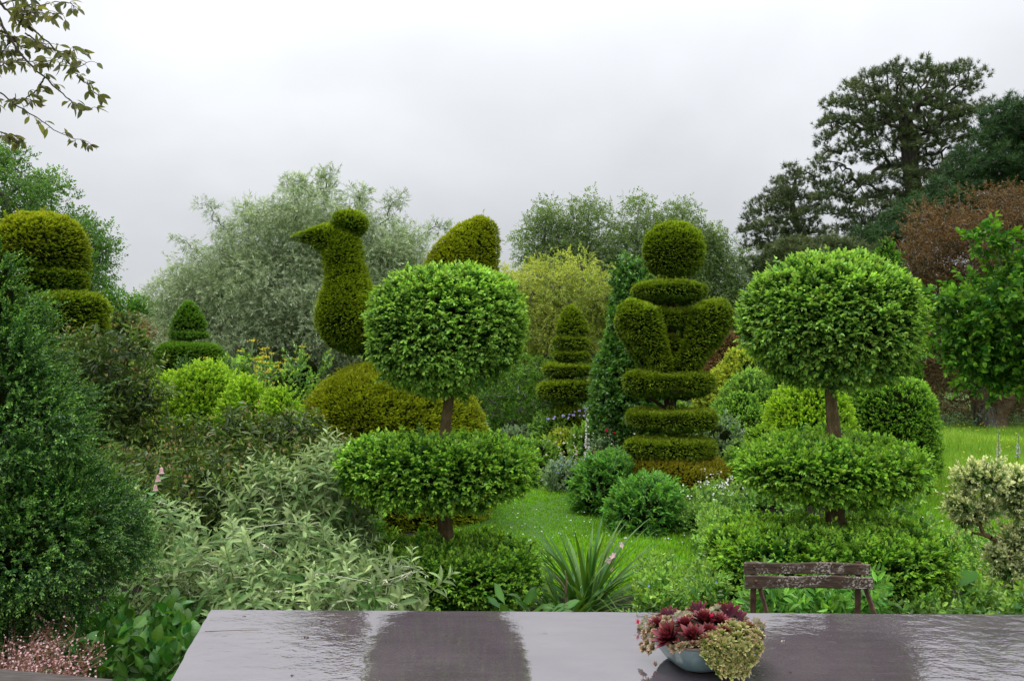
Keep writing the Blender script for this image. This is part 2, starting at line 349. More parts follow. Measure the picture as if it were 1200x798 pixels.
def clipped(mb, shapes, tpls, dens, size=1.0, lump=.03, lf=4, depth=.03, up=.5, rnd=.35, mat=0, coremat=1, core=.06, seed=0,
            cull=True, upgold=None, hole=0.0, svar=.25, fine=None, tnoise=.0, corelump=True, outward=True, stray=0.0, rollv=.7):
    """foliage shell over closed shapes (list of (V,F)); shoots stand out of an uneven clipped surface over a near-black body that paints the shade among inner twigs"""
    for si, (V, F) in enumerate(shapes):
        F = tri(V, F); vn = vnormals(V, F)
        if ((V-V.mean(0))*vn).sum() < 0: F = F[:, ::-1]; vn = -vn
        lim = .55*np.hypot(V[:, 0]-V[:, 0].mean(), V[:, 1]-V[:, 1].mean()) if core > .08 else 9.
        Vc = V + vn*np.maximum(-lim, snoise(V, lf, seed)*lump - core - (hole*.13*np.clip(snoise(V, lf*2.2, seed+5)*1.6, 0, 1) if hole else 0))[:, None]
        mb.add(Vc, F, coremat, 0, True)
        p, n = sample(V, F, dens)
        if len(shapes) > 1:      # drop shoots that would start deep inside a sibling shape
            keep = np.ones(len(p), bool)
            for sj, (V2, F2) in enumerate(shapes):
                if sj == si: continue
                F2 = tri(V2, F2); c2 = V2[F2].mean(1); n2 = np.cross(V2[F2[:, 1]]-V2[F2[:, 0]], V2[F2[:, 2]]-V2[F2[:, 0]])
                if ((c2-V2.mean(0))*n2).sum() < 0: n2 = -n2
                n2 = unit(n2)
                for s0 in range(0, len(p), 4000):
                    q = p[s0:s0+4000]; j = ((q[:, None]-c2[None])**2).sum(2).argmin(1)
                    keep[s0:s0+4000] &= ((q-c2[j])*n2[j]).sum(1) > -max(.05, core*1.4)
            p, n = p[keep], n[keep]
        if cull:
            vd = unit(p-EYE); b = (n*vd).sum(1); keep = (b < .35) | (RNG.random(len(p)) < .25); p, n = p[keep], n[keep]
        if hole > 0:
            h = np.clip(snoise(p, lf*2.2, seed+5)*1.6, 0, 1); keep = RNG.random(len(p)) > hole*.45*h; p, n, h = p[keep], n[keep], h[keep]; p = p - n*(h*hole*.13)[:, None]
        k = len(p); l1 = snoise(p, lf, seed)*lump
        if fine: l1 = l1 + snoise(p*[1, 1, fine[2] if len(fine) > 2 else 1.6], fine[0], seed+9)*fine[1]
        dd = depth*RNG.random(k)**1.0
        st = np.where(RNG.random(k) < stray, RNG.random(k)*.06, 0)
        pos = p + n*(l1 - dd + st)[:, None]
        d = n + np.array([0, 0, up]) + RNG.normal(size=(k, 3))*rnd
        A = frames(d, RNG.normal(size=k)*rollv); ti = RNG.integers(0, len(tpls), k)
        if upgold is None: tadd = RNG.normal(size=k)*.15 - dd/max(depth, 1e-3)*.25  # deeper shoots take more of the darkened old-leaf colour
        else:
            tadd = upgold(p, n) + RNG.normal(size=k)*.15
        tadd = tadd + snoise(p, lf*1.5, seed+3)*tnoise
        for q in range(len(tpls)):
            s_ = ti == q; place(mb, tpls[q], pos[s_], A[s_], size*RNG.uniform(1-svar, 1+svar, s_.sum()), mat, tadd[s_])
def segments(mb, p0, p1, r0, r1, mat=0, seg=5):
    n = len(p0)
    if not n: return
    A = frames(p1-p0); th = np.linspace(0, 2*PI, seg, endpoint=False)
    ring = np.cos(th)[None, :, None]*A[:, 0][:, None] + np.sin(th)[None, :, None]*A[:, 2][:, None]
    V = np.concatenate([p0[:, None]+ring*r0[:, None, None], p1[:, None]+ring*r1[:, None, None]], 1)
    j = np.arange(seg); q = np.stack([j, (j+1) % seg, seg+(j+1) % seg, seg+j], 1)
    mb.add(V.reshape(-1, 3), (q[None]+(np.arange(n)*2*seg)[:, None, None]).reshape(-1, 4), mat, 0, True)
def skeleton(mb, trunk, centers, r_tip, expo=.5, mat=0, wig=.08, maxr=None, pen=.35, seg=5, nsub=3):
    """limbs that run from the trunk polyline to every clump, thickening towards the trunk"""
    nodes = [np.array(p, float) for p in trunk]; par = [i-1 for i in range(len(nodes))]; plen = [0.0]*len(nodes); cnt = [0]*len(nodes)
    NP = np.array(nodes); order = np.argsort([np.linalg.norm(NP-c, axis=1).min() for c in centers]); dirs = {}
    for oi in order:
        c = centers[oi]; NP = np.array(nodes); d = np.linalg.norm(NP-c, axis=1) + pen*np.array(plen)
        d[:max(1, len(trunk)//3)] += 1e3 if len(trunk) > 2 else 0
        k = int(d.argmin()); a = nodes[k]; prev = k; v = c-a; Ld = np.linalg.norm(v)
        for i in range(1, nsub+1):
            u = i/nsub; q = a + v*u + (RNG.normal(size=3)*wig*Ld if i < nsub else 0) + np.array([0, 0, .12*Ld*math.sin(PI*u)])*(i < nsub)
            nodes.append(q); par.append(prev); plen.append(plen[prev]+Ld/nsub); cnt.append(0); prev = len(nodes)-1
        j = prev
        while j >= 0: cnt[j] += 1; j = par[j]
    rr = r_tip*np.maximum(np.array(cnt), 1)**expo
    if maxr: rr = np.minimum(rr, maxr)
    nt_ = len(trunk)
    for i in range(nt_-2, -1, -1): rr[i] = max(rr[i], rr[i+1]*1.03)
    rr[0] *= 1.25
    ii = np.arange(1, len(nodes)); P = np.array(nodes); pr = np.array(par)[1:]
    segments(mb, P[pr], P[ii], np.maximum(rr[ii], np.minimum(rr[pr], rr[ii]*1.5)), rr[ii], mat, seg)
    return P
def ell_points(ells, n, mind, shell=.5, seed=0):
    """points in a union of ellipsoids (c, (rx,ry,rz)) at least mind apart, more of them towards the outside"""
    g = np.random.default_rng(seed); out = []; vol = np.array([e[1][0]*e[1][1]*e[1][2] for e in ells])**.75; vol = vol/vol.sum(); tries = 0
    O = np.zeros((0, 3))
    while len(out) < n and tries < n*30:
        tries += 1; e = ells[g.choice(len(ells), p=vol)]; d = g.normal(size=3); d /= np.linalg.norm(d)
        r = g.random()**(1/3) if g.random() > shell else g.uniform(.82, 1.0)
        q = np.array(e[0]) + d*r*np.array(e[1])
        if len(O) and (np.linalg.norm(O-q, axis=1) < mind).any(): continue
        out.append(q); O = np.array(out)
    return np.array(out)
def clumps(mb, centers, rc, tpls, per, size, up=.2, out=.8, rnd=.4, flat=.7, mat=0, svar=.3, tgrad=.25, pivot=None, rollv=1.0, droop=0.0, hang=0.0):
    n = len(centers)*per; c = np.repeat(centers, per, 0); rcv = np.repeat(np.broadcast_to(rc, (len(centers),)), per)
    u = rand_unit(n)*(RNG.random(n)**.45)[:, None]*[1, 1, flat]; pos = c + u*rcv[:, None]
    if hang: pos[:, 2] -= RNG.random(n)**1.5*hang
    d = u*out + RNG.normal(size=(n, 3))*rnd + np.array([0, 0, up])
    if pivot is not None: d = d + unit(c-np.array(pivot))*.5
    if droop: d[:, 2] -= droop
    A = frames(d, RNG.normal(size=n)*rollv); ti = RNG.integers(0, len(tpls), n)
    cr_ = np.repeat(RNG.normal(size=len(centers))*.18, per)
    for q in range(len(tpls)):
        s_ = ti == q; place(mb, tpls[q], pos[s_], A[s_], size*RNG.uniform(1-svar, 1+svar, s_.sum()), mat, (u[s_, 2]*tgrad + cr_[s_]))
def trunk_mesh(mb, pts, rad, mat=0, seg=14, bump=.12, n=24):
    P = spline(pts, n); r = np.interp(np.linspace(0, 1, n), np.linspace(0, 1, len(rad)), rad)
    V, F = tube(P, r, seg); c = np.repeat(P, seg, 0); k = len(c)
    dv = V[:k]-c; V[:k] = c + dv*(1+bump*snoise(V[:k]*[1, 1, .35], 14, 3))[:, None]
    mb.add(V, F, mat, 0, True)
def box(c, s, rot=None):
    V = np.array([[x, y, z] for x in (-.5, .5) for y in (-.5, .5) for z in (-.5, .5)])*np.array(s)
    if rot is not None: V = V@np.array(rot).T
    F = np.array([[0,1,3,2],[4,6,7,5],[0,4,5,1],[2,3,7,6],[0,2,6,4],[1,5,7,3]])
    return V+np.array(c), F
def beam(p0, p1, w_, h_, upv=(0, 0, 1)):
    p0, p1 = np.array(p0, float), np.array(p1, float); y = unit(p1-p0); x = unit(np.cross(y, upv)); z = np.cross(x, y); L_ = np.linalg.norm(p1-p0)
    return box((p0+p1)/2, (w_, L_, h_), np.stack([x, y, z], 1))
def bevel(o, wd=.004, seg=2):
    m = o.modifiers.new('bevel', 'BEVEL'); m.width = wd; m.segments = seg; m.limit_method = 'ANGLE'; return o
# ================================================================== SETTING
def sheet(name, pts, z, mat, label=None, kind='structure'):
    me = bpy.data.meshes.new(name); me.from_pydata([(x, y, z) for x, y in pts], [], [tuple(range(len(pts)))]); me.materials.append(mat)
    o = bpy.data.objects.new(name, me); COL.objects.link(o); return tag(o, label, None, None, kind)
mg = solidmat('lawn_ground', [(.3,(.035,.085,.008)),(.6,(.06,.14,.012)),(.8,(.085,.16,.02))], .9, .9, .6, 60, detail=9)
ms = solidmat('garden_soil', [(.3,(.012,.010,.004)),(.7,(.034,.027,.012))], 6, .95, 1.0, 30, detail=8)
mpv = solidmat('terrace_gravel', [(.3,(.10,.09,.07)),(.7,(.24,.22,.17))], 40, .9, .8, 60)
sheet('lawn', [(-500,-200),(500,-200),(500,900),(-500,900)], 0, mg)
sheet('terrace', [(-6,-4),(6,-4),(6,4.35),(-6,4.35)], .004, mpv)
BEDL = [(-9,4.35),(-1.0,4.35),(.1,4.6),(.1,6.6),(-.5,7.6),(-.8,9.0),(-.7,11.3),(.25,12.9),(1.2,14.5),(1.4,17),(-2,22),(-16,22),(-16,8)]
BEDF = [(.1,4.35),(6,4.35),(6,5.6),(4.6,6.2),(3.0,6.7),(2.2,7.4),(1.3,6.5),(.1,6.4)]
BEDC = [(1.0,10.1),(1.15,9.3),(1.9,8.9),(3.1,9.2),(4.6,11),(5.0,15),(1.6,17),(1.2,14.4),(1.0,11.5)]
sheet('bed_soil', BEDL, .004, ms); sheet('bed_soil', BEDF, .008, ms); sheet('bed_soil', BEDC, .008, ms)
sheet('bed_soil', [(-9,2.75),(-1.15,2.75),(-.95,4.35),(-9,4.35)], .008, ms)
def inside(p, poly):
    x, y = p[:, 0], p[:, 1]; c = np.zeros(len(p), bool); n = len(poly)
    for i in range(n):
        x1, y1 = poly[i]; x2, y2 = poly[(i+1) % n]
        c ^= ((y1 > y) != (y2 > y)) & (x < (x2-x1)*(y-y1)/(y2-y1+1e-12)+x1)
    return c
def tuft(nb, h, wd, seed):
    g = np.random.default_rng(seed); it = []
    for i in range(nb):
        a = g.uniform(0, 6.28); ln = g.uniform(.1, .6); hh = h*g.uniform(.6, 1.1); b = g.normal(size=2)*h*.45
        s = np.array([-math.sin(a), math.cos(a), 0])*wd/2; tp = np.array([b[0]+math.cos(a)*ln*hh, b[1]+math.sin(a)*ln*hh, hh])
        it.append((np.array([[b[0], b[1], 0]-s, [b[0], b[1], 0]+s, tp]), [np.array([[0, 1, 2]])], np.array([.1, .1, g.uniform(.5, 1)])))
    return join_tpl(it)
def scatter_lawn(name, n, yr, xr, h, wd, mat, label, hfun=None):
    mb = MB(); u = RNG.random(n); y = yr[0]*(yr[1]/yr[0])**u; x = xr[0]*y + RNG.random(n)*(xr[1]-xr[0])*y
    p = np.stack([x, y, np.zeros(n)], 1); k = ~(inside(p, BEDL) | inside(p, BEDF) | inside(p, BEDC)); p = p[k]; n = len(p)
    tp = [tuft(6, h, wd, i) for i in range(6)]; ti = RNG.integers(0, 6, n); a = RNG.random(n)*6.28
    A = np.stack([np.stack([np.cos(a), np.sin(a), 0*a], 1), np.stack([-np.sin(a), np.cos(a), 0*a], 1), np.tile([0., 0, 1], (n, 1))], 1)
    sc = (.7+.06*p[:, 1])*RNG.uniform(.7, 1.3, n)*(1+.35*snoise(p, 1.2, 4))
    if hfun is not None: sc = sc*hfun(p)
    for q in range(6):
        s_ = ti == q; place(mb, tp[q], p[s_], A[s_], sc[s_], 0, snoise(p[s_], .8, 8)*.25)
    return tag(mb.build(name, mat), label, None, None, 'stuff')
scatter_lawn('grass', 42000, (6.2, 17), (-.12, .72), .035, .008, 'grass', 'short mown grass of the lawn between the beds')
# long meadow grass to the right, behind the mown strip
mb = MB()
n = 26000; y = 10.6*(25/10.6)**RNG.random(n); x = y*(.42+RNG.random(n)*.40); p = np.stack([x, y, 0*x], 1)
p = p[~inside(p, BEDC)]; n = len(p); a = RNG.random(n)*6.28
A = np.stack([np.stack([np.cos(a), np.sin(a), 0*a], 1), np.stack([-np.sin(a), np.cos(a), 0*a], 1), np.tile([0., 0, 1], (n, 1))], 1)
tps = [tuft(6, .17, .012, 40+i) for i in range(5)]; ti = RNG.integers(0, 5, n)
sc = RNG.uniform(.5, 1.2, n)*(1+.4*snoise(p, .9, 14))*np.clip((p[:, 1]-10.3)/1.2, .35, 1)
for q in range(5):
    s_ = ti == q; place(mb, tps[q], p[s_], A[s_], sc[s_], 0, snoise(p[s_], .6, 9)*.3)
tag(mb.build('meadow_grass', 'meadow'), 'long grass with buttercups in front of the brown tree', None, None, 'stuff')
# small flowers in the grass
def disc(r, k=6, t=0.0):
    th = np.linspace(0, 2*PI, k, endpoint=False); return np.stack([r*np.cos(th), r*np.sin(th), np.full(k, 0.)], 1), [np.arange(k)[None]], np.full(k, t)
def flecks(name, pts, r, mat, label, nrm=(0, -.4, 1), cup=.5, kind='stuff', petals=5):
    it = []
    for i in range(petals):
        a = 2*PI*i/petals; A = frames(np.array([[math.cos(a), math.sin(a), cup]]))[0]
        it.append(xf(leaf4(r, r*.9, .1), A, np.zeros(3)))
    tp = join_tpl(it); n = len(pts); mb = MB()
    z = unit(np.array(nrm)+RNG.normal(size=(n, 3))*.4); x = unit(np.cross(rand_unit(n), z)); y = np.cross(z, x)
    place(mb, tp, np.array(pts), np.stack([x, y, z], 1), RNG.uniform(.6, 1.2, n), 0, RNG.random(n))
    o = mb.build(name, mat); return tag(o, label, None, None, kind)
n = 260; y = RNG.uniform(8, 14.5, n); x = y*RNG.uniform(-.01, .2, n); k = snoise(np.stack([x, y, 0*x], 1), 1.2, 2) > .1
pp = np.stack([x, y, RNG.uniform(.035, .06, n)], 1)[k]; pp = pp[~(inside(pp, BEDL)|inside(pp, BEDC)|inside(pp, BEDF))]
flecks('daisy_flowers', pp, .010, 'white', 'white daisies and fallen petals on the centre lawn')
n = 170; y = RNG.uniform(14, 24, n); x = y*RNG.uniform(.44, .6, n)
flecks('buttercup_flowers', np.stack([x, y, RNG.uniform(.14, .3, n)], 1), .015, 'yellow', 'yellow buttercups in the long grass')
n = 260; t_ = RNG.random(n); y = 9.6+RNG.normal(size=n)*.12+t_*.4; x = y*.49+t_*1.2
flecks('clover_flowers', np.stack([x, y, RNG.uniform(.06, .14, n)], 1), .010, 'white', 'pale clover heads along the edge of the long grass')

# ================================================================== DISTANT TREES
def tree(name, label, cat, base, trunk, rad, ells, nc, mind, rc, tpls, per, size, leaf, bark, group=None, up=.2, out=.8, flat=.7, droop=0, hang=0, r_tip=.02,
         shell=.5, seed=0, pivot=None, wig=.08, expo=.5, trunkseg=10, rnd=.4, tgrad=.25, svar=.3, centers=None, maxr=None):
    t = thing(name, label, cat, base, group)
    c = ell_points(ells, nc, mind, shell, seed) if centers is None else centers
    mb = MB(); tp = spline(trunk, 10)
    skeleton(mb, tp, c, r_tip, expo, wig=wig, maxr=maxr)
    trunk_mesh(mb, trunk, rad, seg=trunkseg); mb.build('trunk', bark, t)
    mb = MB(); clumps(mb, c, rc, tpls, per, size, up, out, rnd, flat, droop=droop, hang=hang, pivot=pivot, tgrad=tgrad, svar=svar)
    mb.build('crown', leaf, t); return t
def E(px, py, Y, rx, ry, dy=None):      # ellipsoid from its place and half-sizes as seen from the terrace
    c = W(px, py, Y); s = S(Y); return (c, (rx*s, (dy if dy is not None else rx)*s, ry*s))
lv = leaf4(.5, .32, .2); sp_b = [spray(leaf4(.42, .26, .2), 6, 1.0, 55, i, 0, .8) for i in range(4)]
# wood edge far behind everything
def woodland(name, pts, mat, label, size=.55, dens=60):
    mb = MB(); c = []; r = []
    for (px, py, Y, rr) in pts:
        h = W(px, py, Y)[2]; x = W(px, py, Y)[0]
        for k in range(14):
            c.append([x+RNG.normal()*rr*.5, Y+RNG.normal()*rr*.4, RNG.uniform(.5, h-rr*.35)]); r.append(rr*.45*RNG.uniform(.7, 1.2))
    clumps(mb, np.array(c), np.array(r), sp_b, dens, size); return tag(mb.build(name, mat), label, None, None, 'stuff')
pts = []
for px in range(-160, 1500, 34):
    py = 385+10*math.sin(px*.021)+6*math.sin(px*.06)
    if px < 190: py = 352+12*math.sin(px*.05)
    if 560 < px < 960: py = 345
    pts.append((px, py, 62, 4.0))
woodland('far_woodland', pts, 'oak', 'far wood edge behind the whole garden')

# oak, far left
Y = 30; t = tree('oak_tree', 'dark green oak with lobed crown behind the left yew topiary', 'tree', W(10, 430, Y)*[1, 1, 0], [W(20, 430, Y)*[1, 1, 0], W(22, 380, Y), W(15, 300, Y), W(5, 230, Y)], [.38, .3, .22, .1],
    [E(-10, 225, Y, 62, 58), E(45, 255, Y, 50, 55), E(85, 300, Y, 48, 52), E(-60, 260, Y, 70, 80), E(30, 330, Y, 80, 50), E(-20, 195, Y, 40, 32), E(105, 285, Y, 26, 26)], 260, .36, .42, sp_b, 42, .24, 'oak', 'bark', seed=1, r_tip=.016, flat=.8)
Y = 33; tree('field_tree', 'low green tree between the oak and the silver tree', 'tree', W(150, 430, Y)*[1, 1, 0], [W(150, 430, Y)*[1, 1, 0], W(150, 400, Y), W(148, 375, Y)], [.2, .15, .08],
    [E(150, 375, Y, 45, 28), E(185, 385, Y, 38, 25), E(120, 350, Y, 25, 16), E(100, 390, Y, 50, 40)], 120, .36, .45, sp_b, 40, .24, 'bright', 'bark', seed=2, r_tip=.012)
Y = 24; tree('dark_shrub', 'small dark purple-brown shrub left of the silver tree', 'shrub', W(130, 430, Y)*[1, 1, 0], [W(130, 480, Y)*[1, 1, 0], W(130, 430, Y), W(130, 410, Y)], [.08, .06, .03],
    [E(125, 410, Y, 40, 34), E(165, 402, Y, 30, 25)], 70, .2, .3, sp_b, 40, .14, 'bronze', 'bark', seed=3, r_tip=.008)
# birches
Y = 42
def birch(px, top, half, label, seed, tall=1.0):
    b = W(px, 430, Y)*[1, 1, 0]
    e = [E(px, top+32, Y, half*.62, 30), E(px-half*.45, top+70, Y, half*.62, 42), E(px+half*.45, top+66, Y, half*.62, 42), E(px, top+110, Y, half*.85, 50), E(px-half*.2, top+150, Y, half*.9, 40)]
    return tree('birch_tree', label, 'tree', b, [b, W(px+2, 400, Y), W(px-3, top+80, Y), W(px, top+20, Y)], [.2, .16, .1, .03], e, 150, .40, .52, sp_b, 46, .24, 'birch', 'barkbirch', 'birches beyond the garden',
                r_tip=.007, seed=seed, flat=.9, droop=.25, hang=.2, up=0, wig=.12)
sp_b2 = [spray(leaf4(.32, .2, .2), 6, 1.1, 50, 10+i, 0, .8) for i in range(4)]
birch(640, 232, 36, 'grey-green birch at the left end of the birch row', 21); birch(690, 226, 44, 'rounded birch directly above the golden shrub', 22)
birch(748, 228, 46, 'airy birch directly behind the dark ivy column', 23); birch(800, 232, 36, 'birch rising behind the ball of the tall yew tower', 24)
birch(838, 262, 26, 'narrow birch between the yew tower and the right topiary', 25); birch(880, 296, 34, 'low birch below the small leaning pine', 26)
birch(720, 300, 60, 'low broad birch filling the middle of the row', 27); birch(850, 330, 44, 'low birch right behind the urn shaped yew', 28)
# pines
def pine_spray(seed):
    g = np.random.default_rng(seed); it = []
    for i in range(34):
        d = unit(np.array([g.normal()*.75, .75+g.normal()*.4, g.normal()*.75])[None]); it.append(xf(needle(g.uniform(.6, .9), .075, g.uniform(0, .8)), frames(d, np.array([g.random()*6]))[0], np.array([0, g.uniform(0, .6), 0.])))
    return join_tpl(it)
sp_p = [pine_spray(60+i) for i in range(4)]
Y = 45
def pads(spec, Y, n, mind, seed):
    return ell_points([E(px, py, Y, rx, ry, rx*.8) for px, py, rx, ry in spec], n, mind, .75, seed)
c = pads([(1060,100,62,22),(1115,95,38,18),(1020,125,55,24),(990,160,38,22),(975,190,22,12),(1075,140,70,26),(1130,125,28,18),(1100,165,50,18),(1045,175,52,18),(1000,225,42,16),(1060,215,48,22),(1030,250,55,22),(1095,200,45,16),(985,245,26,10),(1010,275,34,14),(1145,140,14,10)], Y, 290, .66, 31)
tree('pine_tree', 'large spreading pine with broad domed crown and bare lower limbs', 'tree', W(1075, 430, Y)*[1, 1, 0], [W(1082, 430, Y)*[1, 1, 0], W(1082, 330, Y), W(1074, 250, Y), W(1066, 190, Y), W(1062, 140, Y)], [.5, .4, .32, .24, .12],
     None, 0, 0, .50, sp_p, 17, .28, 'pine', 'barkpine', 'pines beyond the garden', r_tip=.028, centers=c, up=.5, flat=.5, wig=.13, expo=.5, pivot=W(1070, 300, Y), tgrad=.5)
c = pads([(935,205,13,12),(922,225,22,16),(905,245,24,14),(895,268,22,14),(930,262,26,14),(950,240,14,12),(955,280,18,10),(885,285,14,8),(965,215,12,8),(920,290,22,10)], Y-2, 120, .5, 32)
tree('pine_tree', 'small slanting pine to the left of the large one', 'tree', W(935, 430, Y-2)*[1, 1, 0], [W(960, 430, Y-2)*[1, 1, 0], W(958, 340, Y-2), W(945, 290, Y-2), W(928, 240, Y-2), W(934, 205, Y-2)], [.25, .2, .14, .1, .04],
     None, 0, 0, .42, sp_p, 15, .27, 'pine', 'barkpine', 'pines beyond the garden', r_tip=.02, centers=c, up=.5, flat=.6, wig=.13, pivot=W(945, 300, Y-2), tgrad=.5)
c = pads([(1190,150,44,30),(1160,200,46,26),(1215,200,50,40),(1120,235,44,20),(1080,255,40,18),(1180,245,50,30),(1240,170,50,50),(1130,265,46,20),(1040,285,40,16),(1225,260,50,40)], 38, 300, .55, 33)
tree('pine_tree', 'dense dark pine at the right edge of the view', 'tree', W(1210, 430, 38)*[1, 1, 0], [W(1215, 430, 38)*[1, 1, 0], W(1212, 330, 38), W(1205, 240, 38), W(1200, 160, 38)], [.45, .35, .25, .1],
     None, 0, 0, .50, sp_p, 24, .32, 'pinedark', 'barkpine', 'pines beyond the garden', r_tip=.025, centers=c, up=.4, flat=.6, wig=.12, tgrad=.4)
c = pads([(935,300,36,13),(975,296,26,12),(905,312,22,12),(1000,305,30,16),(950,330,60,24)], 34, 110, .42, 34)
tree('pine_tree', 'low rounded pine just above the right ball topiary', 'tree', W(950, 430, 34)*[1, 1, 0], [W(950, 430, 34)*[1, 1, 0], W(950, 370, 34), W(950, 320, 34)], [.25, .2, .1],
     None, 0, 0, .45, sp_p, 34, .28, 'pine', 'barkpine', 'pines beyond the garden', r_tip=.02, centers=c, up=.6, flat=.6, tgrad=.5)
# big brown tree, right
Y = 24; t = tree('brown_tree', 'wide tree with bronze-brown leaves and twisting bare lower branches', 'tree', W(1160, 498, Y)*[1, 1, 0], [W(1158, 500, Y)*[1, 1, 0], W(1150, 470, Y), W(1140, 420, Y), W(1150, 350, Y), W(1165, 290, Y)], [.36, .27, .24, .2, .1],
    [E(1150, 262, Y, 78, 36), E(1210, 250, Y, 60, 36), E(1090, 300, Y, 55, 45), E(1170, 310, Y, 100, 60), E(1230, 330, Y, 80, 80), E(1070, 350, Y, 40, 50), E(1110, 380, Y, 60, 50), E(1075, 410, Y, 45, 40), E(1125, 320, Y, 50, 40), E(1150, 300, Y, 70, 40)], 700, .24, .36,
    [spray(leaf4(.42, .2, .2), 5, 1.0, 55, 30+i, 0, .8, stem=.02) for i in range(4)], 30, .14, 'bronze', 'bark', seed=41, r_tip=.010, flat=.8, wig=.2, expo=.48, maxr=.2)
mb = MB()           # second leaning stem and the tangle of low limbs
trunk_mesh(mb, [W(1165, 500, Y)*[1, 1, 0], W(1172, 480, Y), W(1190, 455, Y), W(1200, 420, Y), W(1215, 360, Y)], [.34, .24, .2, .16, .1], seg=10)
cs = ell_points([E(1110, 435, Y, 70, 60, 40), E(1190, 440, Y, 60, 55, 40), E(1060, 430, Y, 40, 55, 30)], 330, .28, .4, 44)
skeleton(mb, spline([W(1155, 480, Y), W(1148, 450, Y), W(1150, 400, Y)], 8), cs, .008, .5, wig=.3, maxr=.09)
mb.build('low_branches', 'barktan', t)
mb = MB(); clumps(mb, cs, .35, [spray(leaf4(.42, .2, .2), 5, 1.0, 55, 30+i, 0, .8, stem=.02) for i in range(4)], 20, .13, up=-.1); mb.build('low_leaves', 'bronze', t)
mb = MB(); n = 90; x0 = W(1060, 490, 24.5)[0]
cs = np.stack([x0+RNG.random(n)*5.2, 23.6+RNG.random(n)*2, RNG.uniform(.05, .38, n)], 1)
clumps(mb, cs, .28, [spray(leaf4(.4, .2, .2), 5, 1.0, 60, i) for i in range(3)], 30, .11); tag(mb.build('leafy_undergrowth', 'bedgrey'), 'grey-green undergrowth at the foot of the brown tree', None, None, 'stuff')
mb = MB(); n = 260
cs = np.stack([W(1000, 400, 28)[0]+RNG.random(n)*11, 27+RNG.random(n)*2, RNG.uniform(.1, 2.6, n)], 1)
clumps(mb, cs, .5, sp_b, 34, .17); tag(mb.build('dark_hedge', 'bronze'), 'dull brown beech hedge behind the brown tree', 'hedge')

# silver willow-leaved pear
nl = leaf4(.8, .13, .2)
sp_s = [spray(leaf4(.75, .14, .2), 9, 1.3, 38, 70+i, 0, .9, planar=.2, stem=.015) for i in range(5)]
Y = 18; s = S(Y)
e = [E(375, 262, Y, 62, 48), E(320, 285, Y, 52, 48), E(430, 290, Y, 62, 44), E(270, 320, Y, 58, 46), E(480, 320, Y, 46, 50), E(235, 350, Y, 50, 44), E(330, 345, Y, 85, 60), E(420, 370, Y, 95, 70), E(205, 375, Y, 38, 34), E(290, 400, Y, 95, 46), E(500, 370, Y, 40, 60), E(540, 420, Y, 50, 60)]
cc = ell_points(e, 620, .21, .6, 51)
# a few long shoots that stick out of the outline
sh = []
for a, b in (((275, 300), (238, 238)), ((262, 330), (205, 282)), ((240, 345), (172, 338)), ((345, 250), (335, 212)), ((380, 225), (388, 203)), ((300, 270), (290, 248)), ((450, 262), (470, 232)), ((480, 290), (528, 268)), ((420, 250), (428, 225)), ((360, 230), (352, 214))):
    for k in range(7):
        u = (k+1)/7; q = W(a[0]+(b[0]-a[0])*u, a[1]+(b[1]-a[1])*u - 8*math.sin(PI*u), Y); sh.append(q+RNG.normal(size=3)*.04)
cc2 = np.concatenate([cc, np.array(sh)]); rcs = np.concatenate([np.full(len(cc), .34), np.full(len(sh), .13)])
t = thing('silver_willow_leaved_pear', 'large silvery grey-green weeping tree behind the bird topiary', 'tree', W(350, 530, Y)*[1, 1, 0])
mb = MB(); trunk_mesh(mb, [W(365, 532, Y)*[1, 1, 0], W(362, 480, Y), W(355, 420, Y), W(360, 350, Y), W(370, 300, Y)], [.26, .2, .16, .12, .06], seg=10)
skeleton(mb, spline([W(362, 500, Y), W(355, 420, Y), W(360, 350, Y), W(370, 300, Y)], 8), cc2, .0045, .52, wig=.10); mb.build('trunk', 'bark', t)
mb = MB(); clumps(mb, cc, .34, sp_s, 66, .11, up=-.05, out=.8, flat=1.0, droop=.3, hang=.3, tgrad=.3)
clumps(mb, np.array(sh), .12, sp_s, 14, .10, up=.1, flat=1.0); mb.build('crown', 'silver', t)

# yellow-green feathery shrub tree in the centre
Y = 16.5; sp_g = [spray(leaf4(.42, .16, .2), 9, 1.2, 42, 90+i, 0, 1.0, planar=.4) for i in range(4)]
e = [E(650, 345, Y, 70, 26), E(606, 348, Y, 36, 30), E(712, 348, Y, 42, 28), E(660, 318, Y, 34, 16), E(600, 330, Y, 24, 14), E(640, 385, Y, 60, 50), E(710, 395, Y, 40, 50), E(600, 400, Y, 40, 40), E(740, 340, Y, 26, 24)]
tree('golden_acer', 'feathery yellow-green tree between the bird and the yew tower', 'tree', W(655, 530, Y)*[1, 1, 0], [W(655, 534, Y)*[1, 1, 0], W(655, 480, Y), W(650, 420, Y), W(652, 350, Y)], [.16, .12, .1, .04],
     e, 360, .2, .26, sp_g, 34, .11, 'golden_spray', 'bark', seed=61, r_tip=.008, up=.15, droop=.25, flat=.8, tgrad=.5)
# dark conifer skirt under the bird gap
Y = 15; tree('dark_yew_bush', 'very dark bush in the shade under the golden tree', 'shrub', W(615, 510, Y)*[1, 1, 0], [W(610, 540, Y)*[1, 1, 0], W(610, 500, Y), W(610, 470, Y)], [.1, .08, .03],
     [E(600, 470, Y, 55, 34), E(640, 455, Y, 50, 36), E(575, 450, Y, 40, 50)], 110, .18, .24, sp_g, 30, .10, 'yewgreen', 'bark', seed=62, r_tip=.008)
